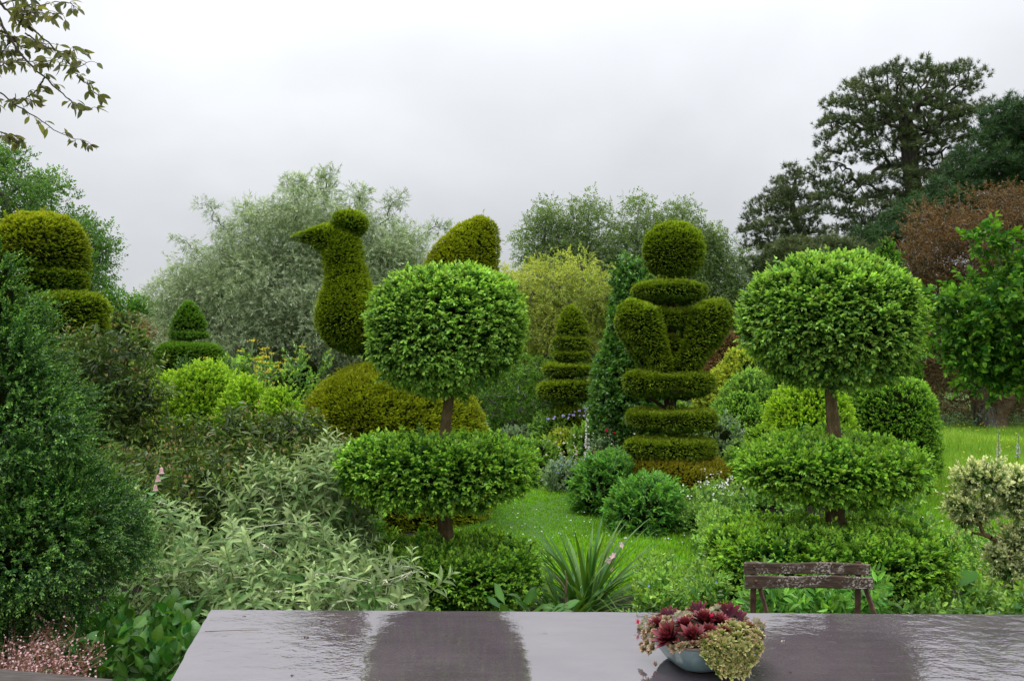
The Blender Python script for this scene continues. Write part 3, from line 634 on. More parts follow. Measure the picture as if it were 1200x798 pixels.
# ================================================================== TOPIARY
lb = leaf6(.027, .0168, .18, .15)
SPB = [spray(lb, 8, .055, 55, i, -.2, 1.0, planar=.75, up=.05, stem=.0012, s0=1.05, s1=.7) for i in range(5)]
def yewspray(seed, n=9, Ls=.034):
    g = np.random.default_rng(seed); it = []
    for i in range(n):
        u = (i+.5)/n; side = 1 if i % 2 else -1; a = R(g.uniform(38, 62)*(1-.35*u))
        d = np.array([side*math.sin(a), math.cos(a), g.normal()*.25+.15])
        it.append(xf(needle(.021, .0075, u**1.1), frames(unit(d[None]), np.array([g.normal()*.6]))[0], np.array([0, Ls*u, 0.])))
    it.append(xf(leaf4(Ls*1.2, .008, .3, 0, .8), np.eye(3), np.zeros(3)))
    return join_tpl(it)
SPY = [yewspray(i) for i in range(5)]
YW = dict(tpls=SPY, up=.05, rnd=.27, core=.022, depth=.018, lump=.018, lf=3.2, rollv=.25, stray=.03)
def zt(py, Y): return W(600, py, Y)[2]
def px_tier(x0, x1, y0, y1, Y, n, **k):
    c = W((x0+x1)/2, 430, Y); r = (x1-x0)/2*S(Y); f = r*(.12 if n < 2.5 else .5); ins = k.pop('inset', .018)
    z1 = zt(y0, Y-f if y0 < 430 else Y+f)-ins; z0 = zt(y1, Y+f*.8 if y1 < 430 else Y-f*.35)+ins
    return tier((c[0], Y), r-ins, z0, z1, n, **k)
# ---- the two box topiaries in front
def box_topiary(label, Y, ball, discs, cx, trunks, seed, ballbot=.95, mat='box'):
    b = W(cx, 700, Y)*[1, 1, 0]; t = thing('box_topiary_tree', label, 'topiary', b, 'ball topped box topiaries behind the table')
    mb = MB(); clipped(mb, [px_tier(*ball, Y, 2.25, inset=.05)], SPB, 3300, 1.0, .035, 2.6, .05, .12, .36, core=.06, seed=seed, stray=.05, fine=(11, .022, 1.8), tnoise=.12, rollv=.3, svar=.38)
    mb.build('foliage_ball', [mat, 'core'], t)
    for i, (x0, x1, y0, y1, n) in enumerate(discs):
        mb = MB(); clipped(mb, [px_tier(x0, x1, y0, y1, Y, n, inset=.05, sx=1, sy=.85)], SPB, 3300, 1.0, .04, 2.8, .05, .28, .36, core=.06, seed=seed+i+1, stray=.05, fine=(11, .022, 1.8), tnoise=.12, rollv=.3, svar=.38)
        mb.build('foliage_disc', ['boxb', 'core'], t)
    mb = MB(); trunk_mesh(mb, [W(x, y, Y) if z else W(x, y, Y)*[1, 1, 0] for x, y, z, r in trunks], [r for *_, r in trunks], bump=.14)
    top = W(trunks[-1][0], trunks[-1][1], Y)
    cs = ell_points([(top+[0, 0, .12], (.3, .3, .12))], 24, .08, .6, seed); skeleton(mb, np.array([top-[0, 0, .15], top-[0, 0, .05], top]), cs, .006, .5)
    mb.build('trunk', 'barkbox', t); return t
box_topiary('box topiary in front of the bird, leafy ball over two flat discs', 5.5, (425, 620, 303, 465), [(398, 632, 506, 592, 3.0), (434, 634, 629, 712, 5)], 522,
            [(521, 735, 0, .045), (522, 632, 1, .050), (520, 600, 1, .042), (519, 560, 1, .04), (522, 505, 1, .036), (526, 462, 1, .033), (524, 430, 1, .03)], 101)
box_topiary('box topiary behind the slatted chair, larger pale ball over two wide discs', 5.2, (868, 1075, 297, 452), [(852, 1086, 511, 588, 2.9), (824, 1104, 605, 700, 4.2)], 972,
            [(980, 740, 0, .06), (979, 640, 1, .055), (978, 560, 1, .048), (977, 505, 1, .040), (973, 455, 1, .034), (972, 425, 1, .03)], 111)

# ---- the bird
Y = 9.8; sY = S(Y)
bt = thing('bird_topiary', 'clipped yew bird with crest and raised tail on a golden dome', 'topiary', W(460, 620, Y)*[1, 1, 0])
def ptube(pts, Y, seg=26, k=22, flat=1.0, dy=0):
    P = np.array([np.concatenate([W(x, y, Y)[:2]+[0, dy], [W(x, y, Y)[2]]]) for x, y, r in pts]); r = np.array([p[2] for p in pts])*S(Y)
    u = np.linspace(0, len(pts)-1, k); Q = spline(P, k); rr = np.interp(u, np.arange(len(pts)), r)
    V, F = tube(Q, np.maximum(rr, .004), seg)
    if flat != 1: V = V.copy(); V[:, 1] = Y+dy + (V[:, 1]-Y-dy)*flat
    return V, tri(V, F)
gold = lambda p, n: np.full(len(p), -.05) + .45*n[:, 2] + .25*snoise(p, 1.5, 77)  # golden tint rises where the surface faces up
body = [ptube([(342, 280, 1), (356, 278, 5), (371, 278, 11), (387, 281, 17), (398, 287, 20), (403, 293, 17), (406, 297, 9)], Y),
        ptube([(398, 270, 8), (401, 282, 18), (401, 298, 21.5), (404, 315, 21.5), (407, 334, 26), (408, 353, 35), (410, 372, 39), (414, 388, 34), (420, 402, 20), (424, 410, 8)], Y),
        ptube([(405, 372, 20), (425, 374, 34), (460, 378, 42), (500, 368, 46), (530, 350, 40), (545, 335, 22)], Y, flat=.9)]
mb = MB(); clipped(mb, body, dens=5200, size=.88, upgold=gold, seed=201, **{**YW, 'lump': .008}, fine=(13, .010, 2.6)); mb.build('body', ['yew', 'core'], bt)
mb = MB(); clipped(mb, [tier(W(410, 262, Y)[:2], 20*sY, zt(276, Y), zt(249, Y), 2.3, 26, 12)], dens=4500, size=.9, upgold=gold, seed=202, **{**YW, 'lump': .01, 'up': .6}); mb.build('crest', ['yew', 'core'], bt)
# tail: a thick upright fan that rises to the right
V, F = ptube([(528, 372, 40), (535, 340, 46), (543, 312, 42), (555, 288, 32), (566, 270, 21), (573, 259, 10)], Y, flat=.75)
mb = MB(); clipped(mb, [(V, F)], dens=5200, size=.88, upgold=lambda p, n: gold(p, n)+.12, seed=203, **{**YW, 'lump': .01}, fine=(13, .010, 2.6)); 
mb.build('tail', ['yewgold', 'core'], bt)
c = W(458, 430, Y); h0 = zt(421, Y)
prof = [(.005, 0)] + [(r*sY, zt(y, Y)) for r, y in ((30, 424), (58, 434), (80, 448), (96, 466), (106, 486), (113, 510), (118, 540), (118, 580), (112, 612), (100, 619))]
prof[0] = (.005, zt(421, Y)); prof = [(r*.98, z-.02) for r, z in prof[::-1]]
mb = MB(); clipped(mb, [revolve((c[0], Y+.1, 0), np.array(prof), 50)], dens=3600, upgold=lambda p, n: .05+.3*n[:, 2]+.2*snoise(p, 2, 7), seed=204, size=1.1, **{**YW, 'lump': .015}, fine=(12, .012, 2.6)); mb.build('dome_base', ['yewgold', 'core'], bt)
mb = MB(); trunk_mesh(mb, [W(440, 440, Y), W(430, 415, Y), W(428, 395, Y)], [.07, .06, .06]); mb.build('trunk', 'barkred', bt)

# ---- the yew tower
Y = 10.4
tt = thing('yew_tower_topiary', 'tall dark yew tower with ball, urn lobes and stacked discs', 'topiary', W(786, 597, Y)*[1, 1, 0])
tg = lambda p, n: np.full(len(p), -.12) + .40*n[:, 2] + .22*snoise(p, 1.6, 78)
def T_(name, sh, seed, dens=4600, mat='yewdark', g=tg, **k):
    mb = MB(); clipped(mb, sh, dens=dens, upgold=g, seed=seed, size=.88, **{**YW, 'lump': .02, **k}, fine=(12, .012, 2.4)); return mb.build(name, [mat, 'core'], tt)
T_('top_ball', [px_tier(754, 828, 261, 328, Y, 2.2, inset=.02)], 211)
T_('disc', [px_tier(741, 830, 328, 356, Y, 3.2, bot=.8)], 212)
T_('disc', [px_tier(757, 814, 361, 386, Y, 3.2, bot=.75)], 213)
T_('disc', [px_tier(768, 803, 391, 438, Y, 3.2, bot=.6)], 214)
def lobe(sgn):
    cx = 786; X = lambda x: cx + sgn*(x-cx)
    f = ptube([(X(744), 357, 10), (X(744), 368, 23), (X(750), 386, 22.5), (X(763), 409, 15), (X(777), 437, 8)], Y, dy=-.28, k=16)
    b = ptube([(X(735), 368, 8), (X(737), 376, 16), (X(742), 392, 14), (X(753), 415, 10), (X(767), 438, 7)], Y, dy=-.02, k=16)
    T_('urn_lobe', [f, b], 215+sgn, lump=.02)
    f = ptube([(X(748), 368, 12), (X(751), 378, 17), (X(758), 392, 14), (X(767), 412, 10), (X(776), 436, 7)], Y, dy=.36, k=14); T_('urn_lobe', [f], 218+sgn, 1200)
lobe(1); lobe(-1)
for i, (x0, x1, y0, y1, n) in enumerate([(730, 838, 434, 466, 4.2), (734, 839, 478, 506, 4.2), (731, 839, 510, 539, 4.2)]): T_('disc', [px_tier(x0, x1, y0, y1, Y, n, bot=.72)], 221+i)
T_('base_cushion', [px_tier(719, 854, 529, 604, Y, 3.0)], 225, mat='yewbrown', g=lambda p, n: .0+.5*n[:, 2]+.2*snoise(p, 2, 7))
mb = MB(); trunk_mesh(mb, [W(786, 597, Y)*[1, 1, 0], W(786, 530, Y), W(785, 470, Y), W(786, 400, Y), W(788, 330, Y)], [.12, .09, .075, .06, .04])
for yb in (470, 503, 537):
    cs = np.array([W(786, yb-8, Y)+[math.cos(a)*.42, math.sin(a)*.42, .03] for a in np.linspace(0, 6.28, 16)[:-1]]); skeleton(mb, np.array([W(786, yb+30, Y), W(786, yb+18, Y), W(786, yb+12, Y)]), cs, .009, .4, nsub=3)
mb.build('trunk', 'barkred', tt)

# ---- left stacked yew, behind the big bush
Y = 8.0; lt = thing('stacked_yew_topiary', 'yew topiary with golden dome over disc and drum at the left edge', 'topiary', W(60, 620, Y)*[1, 1, 0])
for nm, a, n, m, sd in (('dome', (-6, 94, 245, 324), 1.95, 'yewgold', 231), ('disc', (8, 96, 315, 344), 5, 'yew', 232), ('drum', (14, 122, 343, 402), 6, 'yewdark', 233), ('drum', (0, 128, 404, 470), 3.6, 'yewdark', 234), ('drum', (-10, 138, 470, 640), 4.5, 'yewdark', 235)):
    sh = px_tier(*a, Y, n) if nm != 'dome' else revolve((W(44, 430, Y)[0], Y, 0), [(r_*S(Y), zt(y_, Y)-.02) for r_, y_ in ((.5, 318), (40, 317), (47, 308), (48.5, 296), (47.5, 283), (43, 270), (35, 259), (23, 252), (10, 249), (.5, 248))], 40)
    mb = MB(); clipped(mb, [sh], dens=3600 if sd < 235 else 1200, upgold=lambda p, n_: .0+.55*n_[:, 2]+.2*snoise(p, 2, 7), seed=sd, fine=(12, .012, 2.4), **YW); mb.build(nm, [m, 'core'], lt)
mb = MB(); trunk_mesh(mb, [W(60, 640, Y)*[1, 1, 0], W(60, 500, Y), W(55, 400, Y), W(46, 300, Y)], [.1, .08, .06, .04]); mb.build('trunk', 'barkred', lt)
# ---- small tiered yews farther back
def small_topiary(label, Y, base, tiers, sx, mat='yewdark', size=1.15, dens=3000, cone=None):
    t = thing('tiered_yew_topiary', label, 'topiary', W(sx, base, Y)*[1, 1, 0])
    for i, (x0, x1, y0, y1, n) in enumerate(tiers):
        mb = MB()
        if n == 'cone':
            s = S(Y); zb, zt_ = zt(y1, Y), zt(y0, Y); r = (x1-x0)/2*s; cc_ = W((x0+x1)/2, 430, Y); h = zt_-zb
            sh = revolve((cc_[0], Y, 0), [(.01, zb), (r*.9, zb), (r, zb+h*.12), (r*.86, zb+h*.35), (r*.55, zb+h*.68), (r*.22, zb+h*.9), (.01, zt_-.02)], 30)
        else: sh = px_tier(x0, x1, y0, y1, Y, n, seg=34, k=14)
        clipped(mb, [sh], dens=dens, size=size, upgold=lambda p, n_: .0+.4*n_[:, 2]+.2*snoise(p, 2, 7), seed=300+i+sx, **YW); mb.build('top_cone' if n == 'cone' else 'disc', [mat, 'core'], t)
    mb = MB(); trunk_mesh(mb, [W(sx, base, Y)*[1, 1, 0], W(sx, (base+tiers[0][2])/2, Y), W(sx, tiers[0][2]+12, Y)], [.09, .06, .03], seg=8); mb.build('trunk', 'barkred', t)
small_topiary('small green yew with cone on a drum, before the silver tree', 14, 553, [(203, 238, 352, 387, 'cone'), (199, 244, 389, 397, 4), (184, 262, 401, 470, 5), (180, 266, 470, 540, 4.5)], 222, 'yewgreen')
small_topiary('small tiered yew with brownish cone, left of the ivy column', 14, 553, [(652, 688, 357, 392, 'cone'), (648, 690, 395, 408, 3.6), (648, 691, 411, 422, 3.6), (637, 694, 427, 440, 4), (629, 695, 446, 468, 4), (640, 690, 476, 530, 3)], 668, 'yewdark')
# ---- ivy / holly column behind the tower
sp_h = [spray(leaf6(.06, .042, .25, .15), 7, .10, 55, 40+i, 0, 1, planar=.3) for i in range(4)]
Y = 12.5; t = thing('ivy_column', 'glossy dark ivy column rising behind the left side of the yew tower', 'shrub', W(735, 567, Y)*[1, 1, 0])
s = S(Y); prof = [(.3, 0.0), (38*s, .15), (39*s, zt(470, Y)), (34*s, zt(430, Y)), (27*s, zt(390, Y)), (20*s, zt(345, Y)), (14*s, zt(318, Y)), (.02, zt(304, Y))]
c = W(738, 430, Y); mb = MB(); clipped(mb, [revolve((c[0], Y, 0), np.array(prof), 36)], sp_h, 620, 1.0, .09, 2.2, .1, .2, .5, core=.12, seed=351, stray=.1); mb.build('foliage', ['holly', 'core'], t)
mb = MB(); trunk_mesh(mb, [W(738, 567, Y)*[1, 1, 0], W(738, 450, Y), W(738, 330, Y)], [.1, .07, .04], seg=8); mb.build('trunk', 'bark', t)
# ---- clipped blocks behind the right topiary
Y = 12.5; s = S(Y)
t = thing('clipped_yew_block', 'broad clipped green block with sloping top behind the right topiary', 'hedge', W(1030, 560, Y)*[1, 1, 0])
def block(x0, x1, ytop, Y, d=1.0, n=5, taper=.93):
    s = S(Y); c = W((x0+x1)/2, 430, Y); r = (x1-x0)/2*s; z1 = zt(ytop, Y); V, F = tier((c[0], Y), r-.04, -z1*.3, z1-.03, n, 48, 26, sy=d/r)
    f = 1-(1-taper)*np.clip(V[:, 2]/z1, 0, 1)**1.5; V[:, 0] = c[0]+(V[:, 0]-c[0])*f; V[:, 1] = Y+(V[:, 1]-Y)*f; return V, F
sp_y2 = [spray(leaf4(.036, .014, .2), 10, .07, 48, 20+i, 0, 1, planar=.3) for i in range(4)]
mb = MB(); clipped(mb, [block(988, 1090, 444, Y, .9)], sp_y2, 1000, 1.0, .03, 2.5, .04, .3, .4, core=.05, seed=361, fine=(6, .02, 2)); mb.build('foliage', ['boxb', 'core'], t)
t2 = thing('golden_clipped_mound', 'rounded golden-green mound under the ball of the right topiary', 'hedge', W(945, 560, 11.5)*[1, 1, 0])
mb = MB(); clipped(mb, [block(893, 1000, 446, 11.5, .7, 2.8)], [spray(leaf6(.035, .024, .2), 7, .07, 50, 24+i, 0, 1, planar=.3) for i in range(4)], 1000, 1.0, .05, 2.5, .06, .3, .45, core=.06, seed=362); mb.build('foliage', ['lime', 'core'], t2)
t3 = thing('small_clipped_drum', 'small dark clipped drum glimpsed under the left side of the right ball', 'hedge', W(912, 560, 14)*[1, 1, 0])
mb = MB(); clipped(mb, [block(902, 925, 440, 14, .2, 6, 1)], sp_y2, 900, 1.0, .02, 3, .03, .3, .4, core=.04, seed=363); mb.build('foliage', ['yewgreen', 'core'], t3)
# ---- tall green shrub that peeps out above and right of the right ball
Y = 13.8; s = S(Y); t = thing('tall_green_shrub', 'bright leafy shrub peeping over the right shoulder of the right ball', 'shrub', W(1040, 560, Y)*[1, 1, 0])
c = W(1040, 430, Y); prof = [(.1, 0), (30*s, .2), (34*s, zt(400, Y)), (32*s, zt(365, Y)), (26*s, zt(335, Y)), (18*s, zt(305, Y)), (.02, zt(280, Y))]
SPB2 = [spray(leaf6(.034, .022, .22, .1), 8, .09, 50, i, -.15, 1.0, planar=.25) for i in range(4)]
mb = MB(); clipped(mb, [revolve((c[0], Y, 0), np.array(prof), 32)], SPB2, 700, 1.0, .08, 2.6, .08, .5, .45, core=.1, seed=371, stray=.15); mb.build('foliage', ['bright', 'core'], t)
mb = MB(); trunk_mesh(mb, [W(1040, 600, Y)*[1, 1, 0], W(1040, 450, Y), W(1040, 320, Y)], [.05, .04, .02], seg=8); mb.build('trunk', 'bark', t)

# ---- bright leafy tree coming in from the right
Y = 8.5; sp_r = [spray(leaf6(.085, .055, .25, .2), 6, .15, 52, 80+i, 0, 1, planar=.5, stem=.003) for i in range(5)]
e = [E(1175, 355, Y, 56, 34), E(1155, 395, Y, 46, 36), E(1205, 332, Y, 36, 34), E(1198, 425, Y, 50, 38), E(1240, 370, Y, 64, 76), E(1142, 362, Y, 34, 14), E(1260, 315, Y, 56, 38), E(1132, 432, Y, 24, 12)]
cc = ell_points(e, 230, .105, .5, 81); add = np.array([W(1152, 272, Y), W(1150, 285, Y), W(1165, 282, Y), W(1185, 285, Y), W(1098, 345, Y), W(1095, 360, Y), W(1105, 378, Y)])
tree('leafy_fruit_tree', 'bright green broad-leaved tree reaching in at the right edge', 'tree', W(1262, 620, Y)*[1, 1, 0], [W(1262, 622, Y)*[1, 1, 0], W(1258, 520, Y), W(1250, 440, Y), W(1235, 370, Y)], [.12, .09, .08, .05],
     None, 0, 0, .15, sp_r, 14, .8, 'bright', 'bark', centers=np.concatenate([cc, add]), r_tip=.0035, up=.1, droop=.1, wig=.12, svar=.25)

# ---- big dark small-leaved bush, left foreground
Y = 3.7; s = S(Y)
t = thing('dark_foreground_bush', 'tall dark green small-leaved bush filling the left foreground', 'shrub', W(-10, 740, Y)*[1, 1, 0])
SPH = [spray(leaf4(.019, .0095, .2, .1), 14, .085, 48, 50+i, -.1, .9, planar=.6, up=.05, stem=.0008, s1=.6) for i in range(5)]
lower = revolve((W(20, 430, Y)[0], Y, 0), [(.05, zt(735, Y)), (75*s, zt(722, Y)), (106*s, zt(690, Y)), (134*s, zt(650, Y)), (135*s, zt(615, Y)), (114*s, zt(575, Y)), (80*s, zt(545, Y)), (.02, zt(525, Y))], 46)
upper = revolve((W(-25, 430, Y)[0], Y+.1, 0), [(.05, zt(600, Y)), (100*s, zt(580, Y)), (116*s, zt(530, Y)), (112*s, zt(490, Y)), (92*s, zt(430, Y)), (70*s, zt(380, Y)), (44*s, zt(335, Y)), (24*s, zt(305, Y)), (.02, zt(282, Y))], 46)
mb = MB(); clipped(mb, [lower, upper], SPH, 2800, .95, .07, 2.6, .09, .05, .45, core=.15, seed=401, stray=.2, hole=.6, fine=(7, .05, 1.5), tnoise=.15, rollv=.35); mb.build('foliage', ['hemlock', 'core'], t)
mb = MB(); trunk_mesh(mb, [W(-10, 760, Y)*[1, 1, 0], W(-5, 620, Y), W(-20, 450, Y), W(-22, 340, Y)], [.06, .05, .035, .02], seg=8); mb.build('trunk', 'twig', t)
# ================================================================== SHRUBS AND PLANTS OF THE BEDS
def mound(name, label, cat, x0, x1, ytop, Y, mat, tpls, dens=700, size=1.0, lump=.08, lf=2.0, hole=0, n=2.4, d=None, group=None, zlow=None, seed=0, core=.09, up=.45, rnd=.45, stray=.1, depth=.08, fine=None):
    s = S(Y); c = W((x0+x1)/2, 430, Y); r = (x1-x0)/2*s; z1 = zt(ytop, Y); z0 = -z1*.35 if zlow is None else zlow
    t = thing(name, label, cat, (c[0], Y, 0), group); mb = MB()
    sh = tier((c[0], Y), max(r-.03, .05), z0, z1-.02, n, 36, 18, sy=(d or r)/r)
    clipped(mb, [sh], tpls, dens, size, lump, lf, depth, up, rnd, core=core, seed=seed or int(x0+ytop), hole=hole, stray=stray, fine=fine)
    mb.build('foliage', [mat, 'core'], t); return t
SPL = [spray(leaf4(.026, .018, .2), 8, .06, 52, 110+i, -.1, 1, planar=.3) for i in range(4)]
G = 'lime green clipped box clouds'
for (x0, x1, yt, Y, lb_) in ((150, 240, 440, 8.8, 'lime box cushion, low one at the left of the cloud group'), (182, 292, 429, 8.4, 'lime box cushion, the highest and broadest of the cloud group'), (296, 362, 456, 7.9, 'lime box cushion, small round one beside the golden dome'),
                         (248, 326, 440, 8.1, 'lime box cushion between the highest and the small round one'), (118, 190, 478, 7.6, 'lime box cushion half hidden behind the brown twiggy shrub')):
    mound('lime_box_cushion', lb_, 'box bush', x0, x1, yt, Y, 'lime', SPL, 2600, 1.0, .05, 2.6, group=G, n=2.2, core=.07)
Y = 10.5; mound('small_conifer', 'small blue-green pointed conifer in front of the small drum yew', 'conifer', 200, 232, 419, 9.6, 'hemlock', SPH, 1500, 1.6, .05, 3, n=1.6)
# tall yellow-flowered herbs
def herb(px, ytop, Y, h_leaf, label, heads, seed):
    g = np.random.default_rng(seed); b = W(px, 430, Y)*[1, 1, 0]; t = thing('yellow_umbel_plant', label, 'plant', b, 'tall herbs with yellow flower heads'); top = zt(ytop, Y)
    mb = MB(); hs = []; lf_ = MB()
    for k in range(heads):
        tp = np.array([b[0]+g.normal()*.13, Y+g.normal()*.1, top*g.uniform(.9, 1.0)]); P = spline([b+g.normal(size=3)*[.05, .05, 0], (b+tp)/2+g.normal(size=3)*.03, tp], 8); V, F = tube(P, np.linspace(.012, .005, 8), 5); mb.add(V, F, 0, 0, True); hs.append((tp, .045))
        for q in range(6):
            a = P[int(g.integers(4, 7))]; e_ = a+np.array([g.normal()*.09, g.normal()*.09, g.uniform(.05, .14)]); V, F = tube(np.array([a, (a+e_)/2+[0, 0, -.01], e_]), [.005, .004, .003], 4); mb.add(V, F, 0, 0, True); hs.append((e_, .028))
        m = 16; pos = P[g.integers(1, 7, m)]; A = frames(unit(g.normal(size=(m, 3))*[1, 1, .3]+[0, 0, .35])); place(lf_, spray(leaf6(.055, .026, .2, .1), 7, .14, 50, 7, 0, 1, planar=.7), pos, A, g.uniform(.7, 1.3, m), 0, g.normal(size=m)*.2)
    mb.build('stems', 'stem', t); lf_.build('leaves', 'boxb', t)
    for c_, r_ in hs:
        fb = MB(); m = 26; q = c_+g.normal(size=(m, 3))*[r_*.6, r_*.6, r_*.18]; place(fb, leaf4(.014, .014, .2), q, frames(unit(g.normal(size=(m, 3))+[0, 0, .3])), 1.0, 0, g.random(m))
        fb.build('flower_head', 'yellow', t)
for i, (px, yt, Y, hd, lb_) in enumerate(((290, 392, 10.4, 2, 'tallest yellow-flowered herb, left of its group'), (322, 398, 10.2, 4, 'yellow-flowered herb with broad flat heads in the middle'), (352, 403, 10.3, 2, 'yellow-flowered herb nearest the bird breast'), (305, 425, 9.6, 2, 'low yellow-flowered herb in front of the others'), (246, 412, 9.9, 1, 'leafy herb with hardly any flowers beside the small drum'))):
    herb(px, yt, Y, 1, lb_, hd, 500+i)
for i, (px, Y) in enumerate(((262, 9.8), (285, 10.0), (335, 9.9), (360, 10.4), (310, 10.6), (240, 10.4))):
    mound('leafy_herb', ['leafy green herb clump left of the yellow heads', 'leafy green herb clump under the tallest yellow head', 'leafy green herb clump under the flat yellow heads', 'leafy green herb clump next to the golden dome', 'leafy green herb clump at the back of the herbs', 'leafy green herb clump right of the small drum'][i], 'plant', px-24, px+24, 424+4*(i % 3), Y, 'bed', [spray(leaf6(.06, .028, .2, .1), 7, .14, 50, 7+j, 0, 1, planar=.6) for j in range(3)], 230, 1.0, .16, 3, up=.9, n=2, core=.14)
mound('golden_leaf_tuft', 'tuft of yellow young leaves at the foot of the left drum yew', 'shrub', 92, 118, 418, 7.6, 'gold', SPL, 700, 1.0, .08, 4, n=2, core=.08)
# dark bronze twiggy shrubs with orange buds
nlf = leafN(.075, .017, 3, .25, .25, t=.0); 
def budshoot(seed):
    g = np.random.default_rng(seed); it = []
    for i in range(9):
        a = g.uniform(0, 6.28); d = unit(np.array([math.cos(a), g.uniform(-.1, .7), math.sin(a)])[None]); it.append(xf((nlf[0], nlf[1], nlf[2]+g.uniform(0, .8)), frames(d, g.normal(size=1)*.4)[0], np.array([0, .02+.085*i/9, 0]), g.uniform(.6, 1.0)))
    V = np.array([[-.002,-.1,0],[.002,-.1,0],[.002,.12,0],[-.002,.12,0],[0,-.1,-.002],[0,-.1,.002],[0,.12,.002],[0,.12,-.002]]); it.append((V, [np.array([[0,1,2,3],[4,5,6,7]])], np.zeros(8)))
    return join_tpl(it)
SPD = [budshoot(i) for i in range(4)]
budT = join_tpl([xf(leaf4(.035, .016, .3), frames(np.array([[math.cos(a)*.2, math.sin(a)*.2, 1.]]), np.array([a]))[0], np.zeros(3)) for a in (0, 1.6, 3.1, 4.7)])
def budshrub(label, spec, Y, n, seed, base, per=9, rc=.13, top_only=True):
    t = thing('budded_evergreen_shrub', label, 'shrub', base, 'dark twiggy shrubs with orange buds'); g = np.random.default_rng(seed)
    c = ell_points(spec, n, .075, .6, seed); mb = MB(); skeleton(mb, spline([base, base+[0, 0, .3], base+[0, 0, .7]], 6), c, .0035, .5, wig=.15); mb.build('branches', 'twig', t)
    mb = MB(); clumps(mb, c, rc, SPD, per, 1.0, up=.55, rnd=.5); mb.build('leaves', 'brownsh', t)
    m = len(c)*2; q = np.repeat(c, 2, 0)+np.abs(g.normal(size=(m, 3)))*[.0, .0, .07]+g.normal(size=(m, 3))*[.09, .09, .03]+[0, 0, .06]; mb = MB()
    A = frames(unit(g.normal(size=(m, 3))*.25+[0, 0, 1.])); A = A[:, [0, 2, 1]]*np.array([1, -1, 1])[:, None]; place(mb, budT, q, A, g.uniform(.45, .85, m), 0, g.random(m)); mb.build('buds', 'bud', t)
Y = 6.6
budshrub('tall dark shrub with orange buds rising beside the left foreground bush', [E(128, 432, Y, 42, 34), E(105, 470, Y, 50, 40), E(150, 475, Y, 34, 24), E(95, 415, Y, 24, 18)], Y, 95, 521, W(110, 740, Y)*[1, 1, 0], per=7)
budshrub('spreading dark shrub with orange buds in front of the lime cushions', [E(190, 565, Y, 80, 38), E(260, 556, Y, 80, 36), E(330, 548, Y, 62, 34), E(335, 516, Y, 30, 16), E(150, 550, Y, 60, 40), E(380, 552, Y, 40, 26), E(175, 522, Y, 22, 20), E(228, 530, Y, 20, 26), E(282, 512, Y, 20, 22), E(308, 500, Y, 14, 12), E(350, 508, Y, 14, 14), E(380, 520, Y, 12, 16)], Y, 380, 522, W(250, 740, Y)*[1, 1, 0], per=8)
Y = 6.0
budshrub('lower dark shrub with pale buds just behind the grey sage', [E(170, 580, Y, 70, 40), E(240, 590, Y, 90, 42), E(330, 585, Y, 60, 36), E(200, 620, Y, 60, 50)], Y, 260, 523, W(220, 760, Y)*[1, 1, 0])
# reddish shrub and low filler behind the lime cushions
mound('purple_leaf_shrub', 'dull purple-brown shrub between left drum yew and silver tree', 'shrub', 100, 175, 370, 13, 'brownsh', SPL, 500, 1.8, .14, 2, n=2.1, core=.14, hole=.3)
mound('green_hedge_shrub', 'mid green rounded shrub behind the lime cushions', 'shrub', 110, 210, 420, 11.5, 'bed', SPL, 500, 1.6, .12, 2, n=2.2, core=.12)

# ---- pale felted sage bushes
def sage_tpl(seed, L_=.115, Wd=.029):
    g = np.random.default_rng(seed); it = []; z = 0
    k = 6
    for i in range(k):
        u = i/(k-1); s_ = (1.15-.75*u)
        for sd in (0, 1):
            a = i*PI/2 + sd*PI + g.normal()*.15; el = .15+.9*u + g.normal()*.12
            d = unit(np.array([math.cos(a)*math.cos(el), math.sin(el), math.sin(a)*math.cos(el)])[None]); 
            # leaf upper face looks to +y (shoot direction)
            yv = d[0]; xv = unit(np.cross(yv, [0, 1, 0])); zv = np.cross(xv, yv)
            lf_ = leafN(L_, Wd, 4, .22, g.uniform(.15, .5), t=.05+.65*u+g.uniform(-.1, .15), mid=.25)
            it.append(xf(lf_, np.stack([xv, yv, zv]), np.array([0, .03+.13*u, 0]), s_*g.uniform(.85, 1.1)))
    V = np.array([[-.003,-.22,0],[.003,-.22,0],[.002,.18,0],[-.002,.18,0],[0,-.22,-.003],[0,-.22,.003],[0,.18,.002],[0,.18,-.002]]); it.append((V, [np.array([[0,1,2,3],[4,5,6,7]])], np.full(8, .7)))
    return join_tpl(it)
SG = [sage_tpl(i) for i in range(6)]
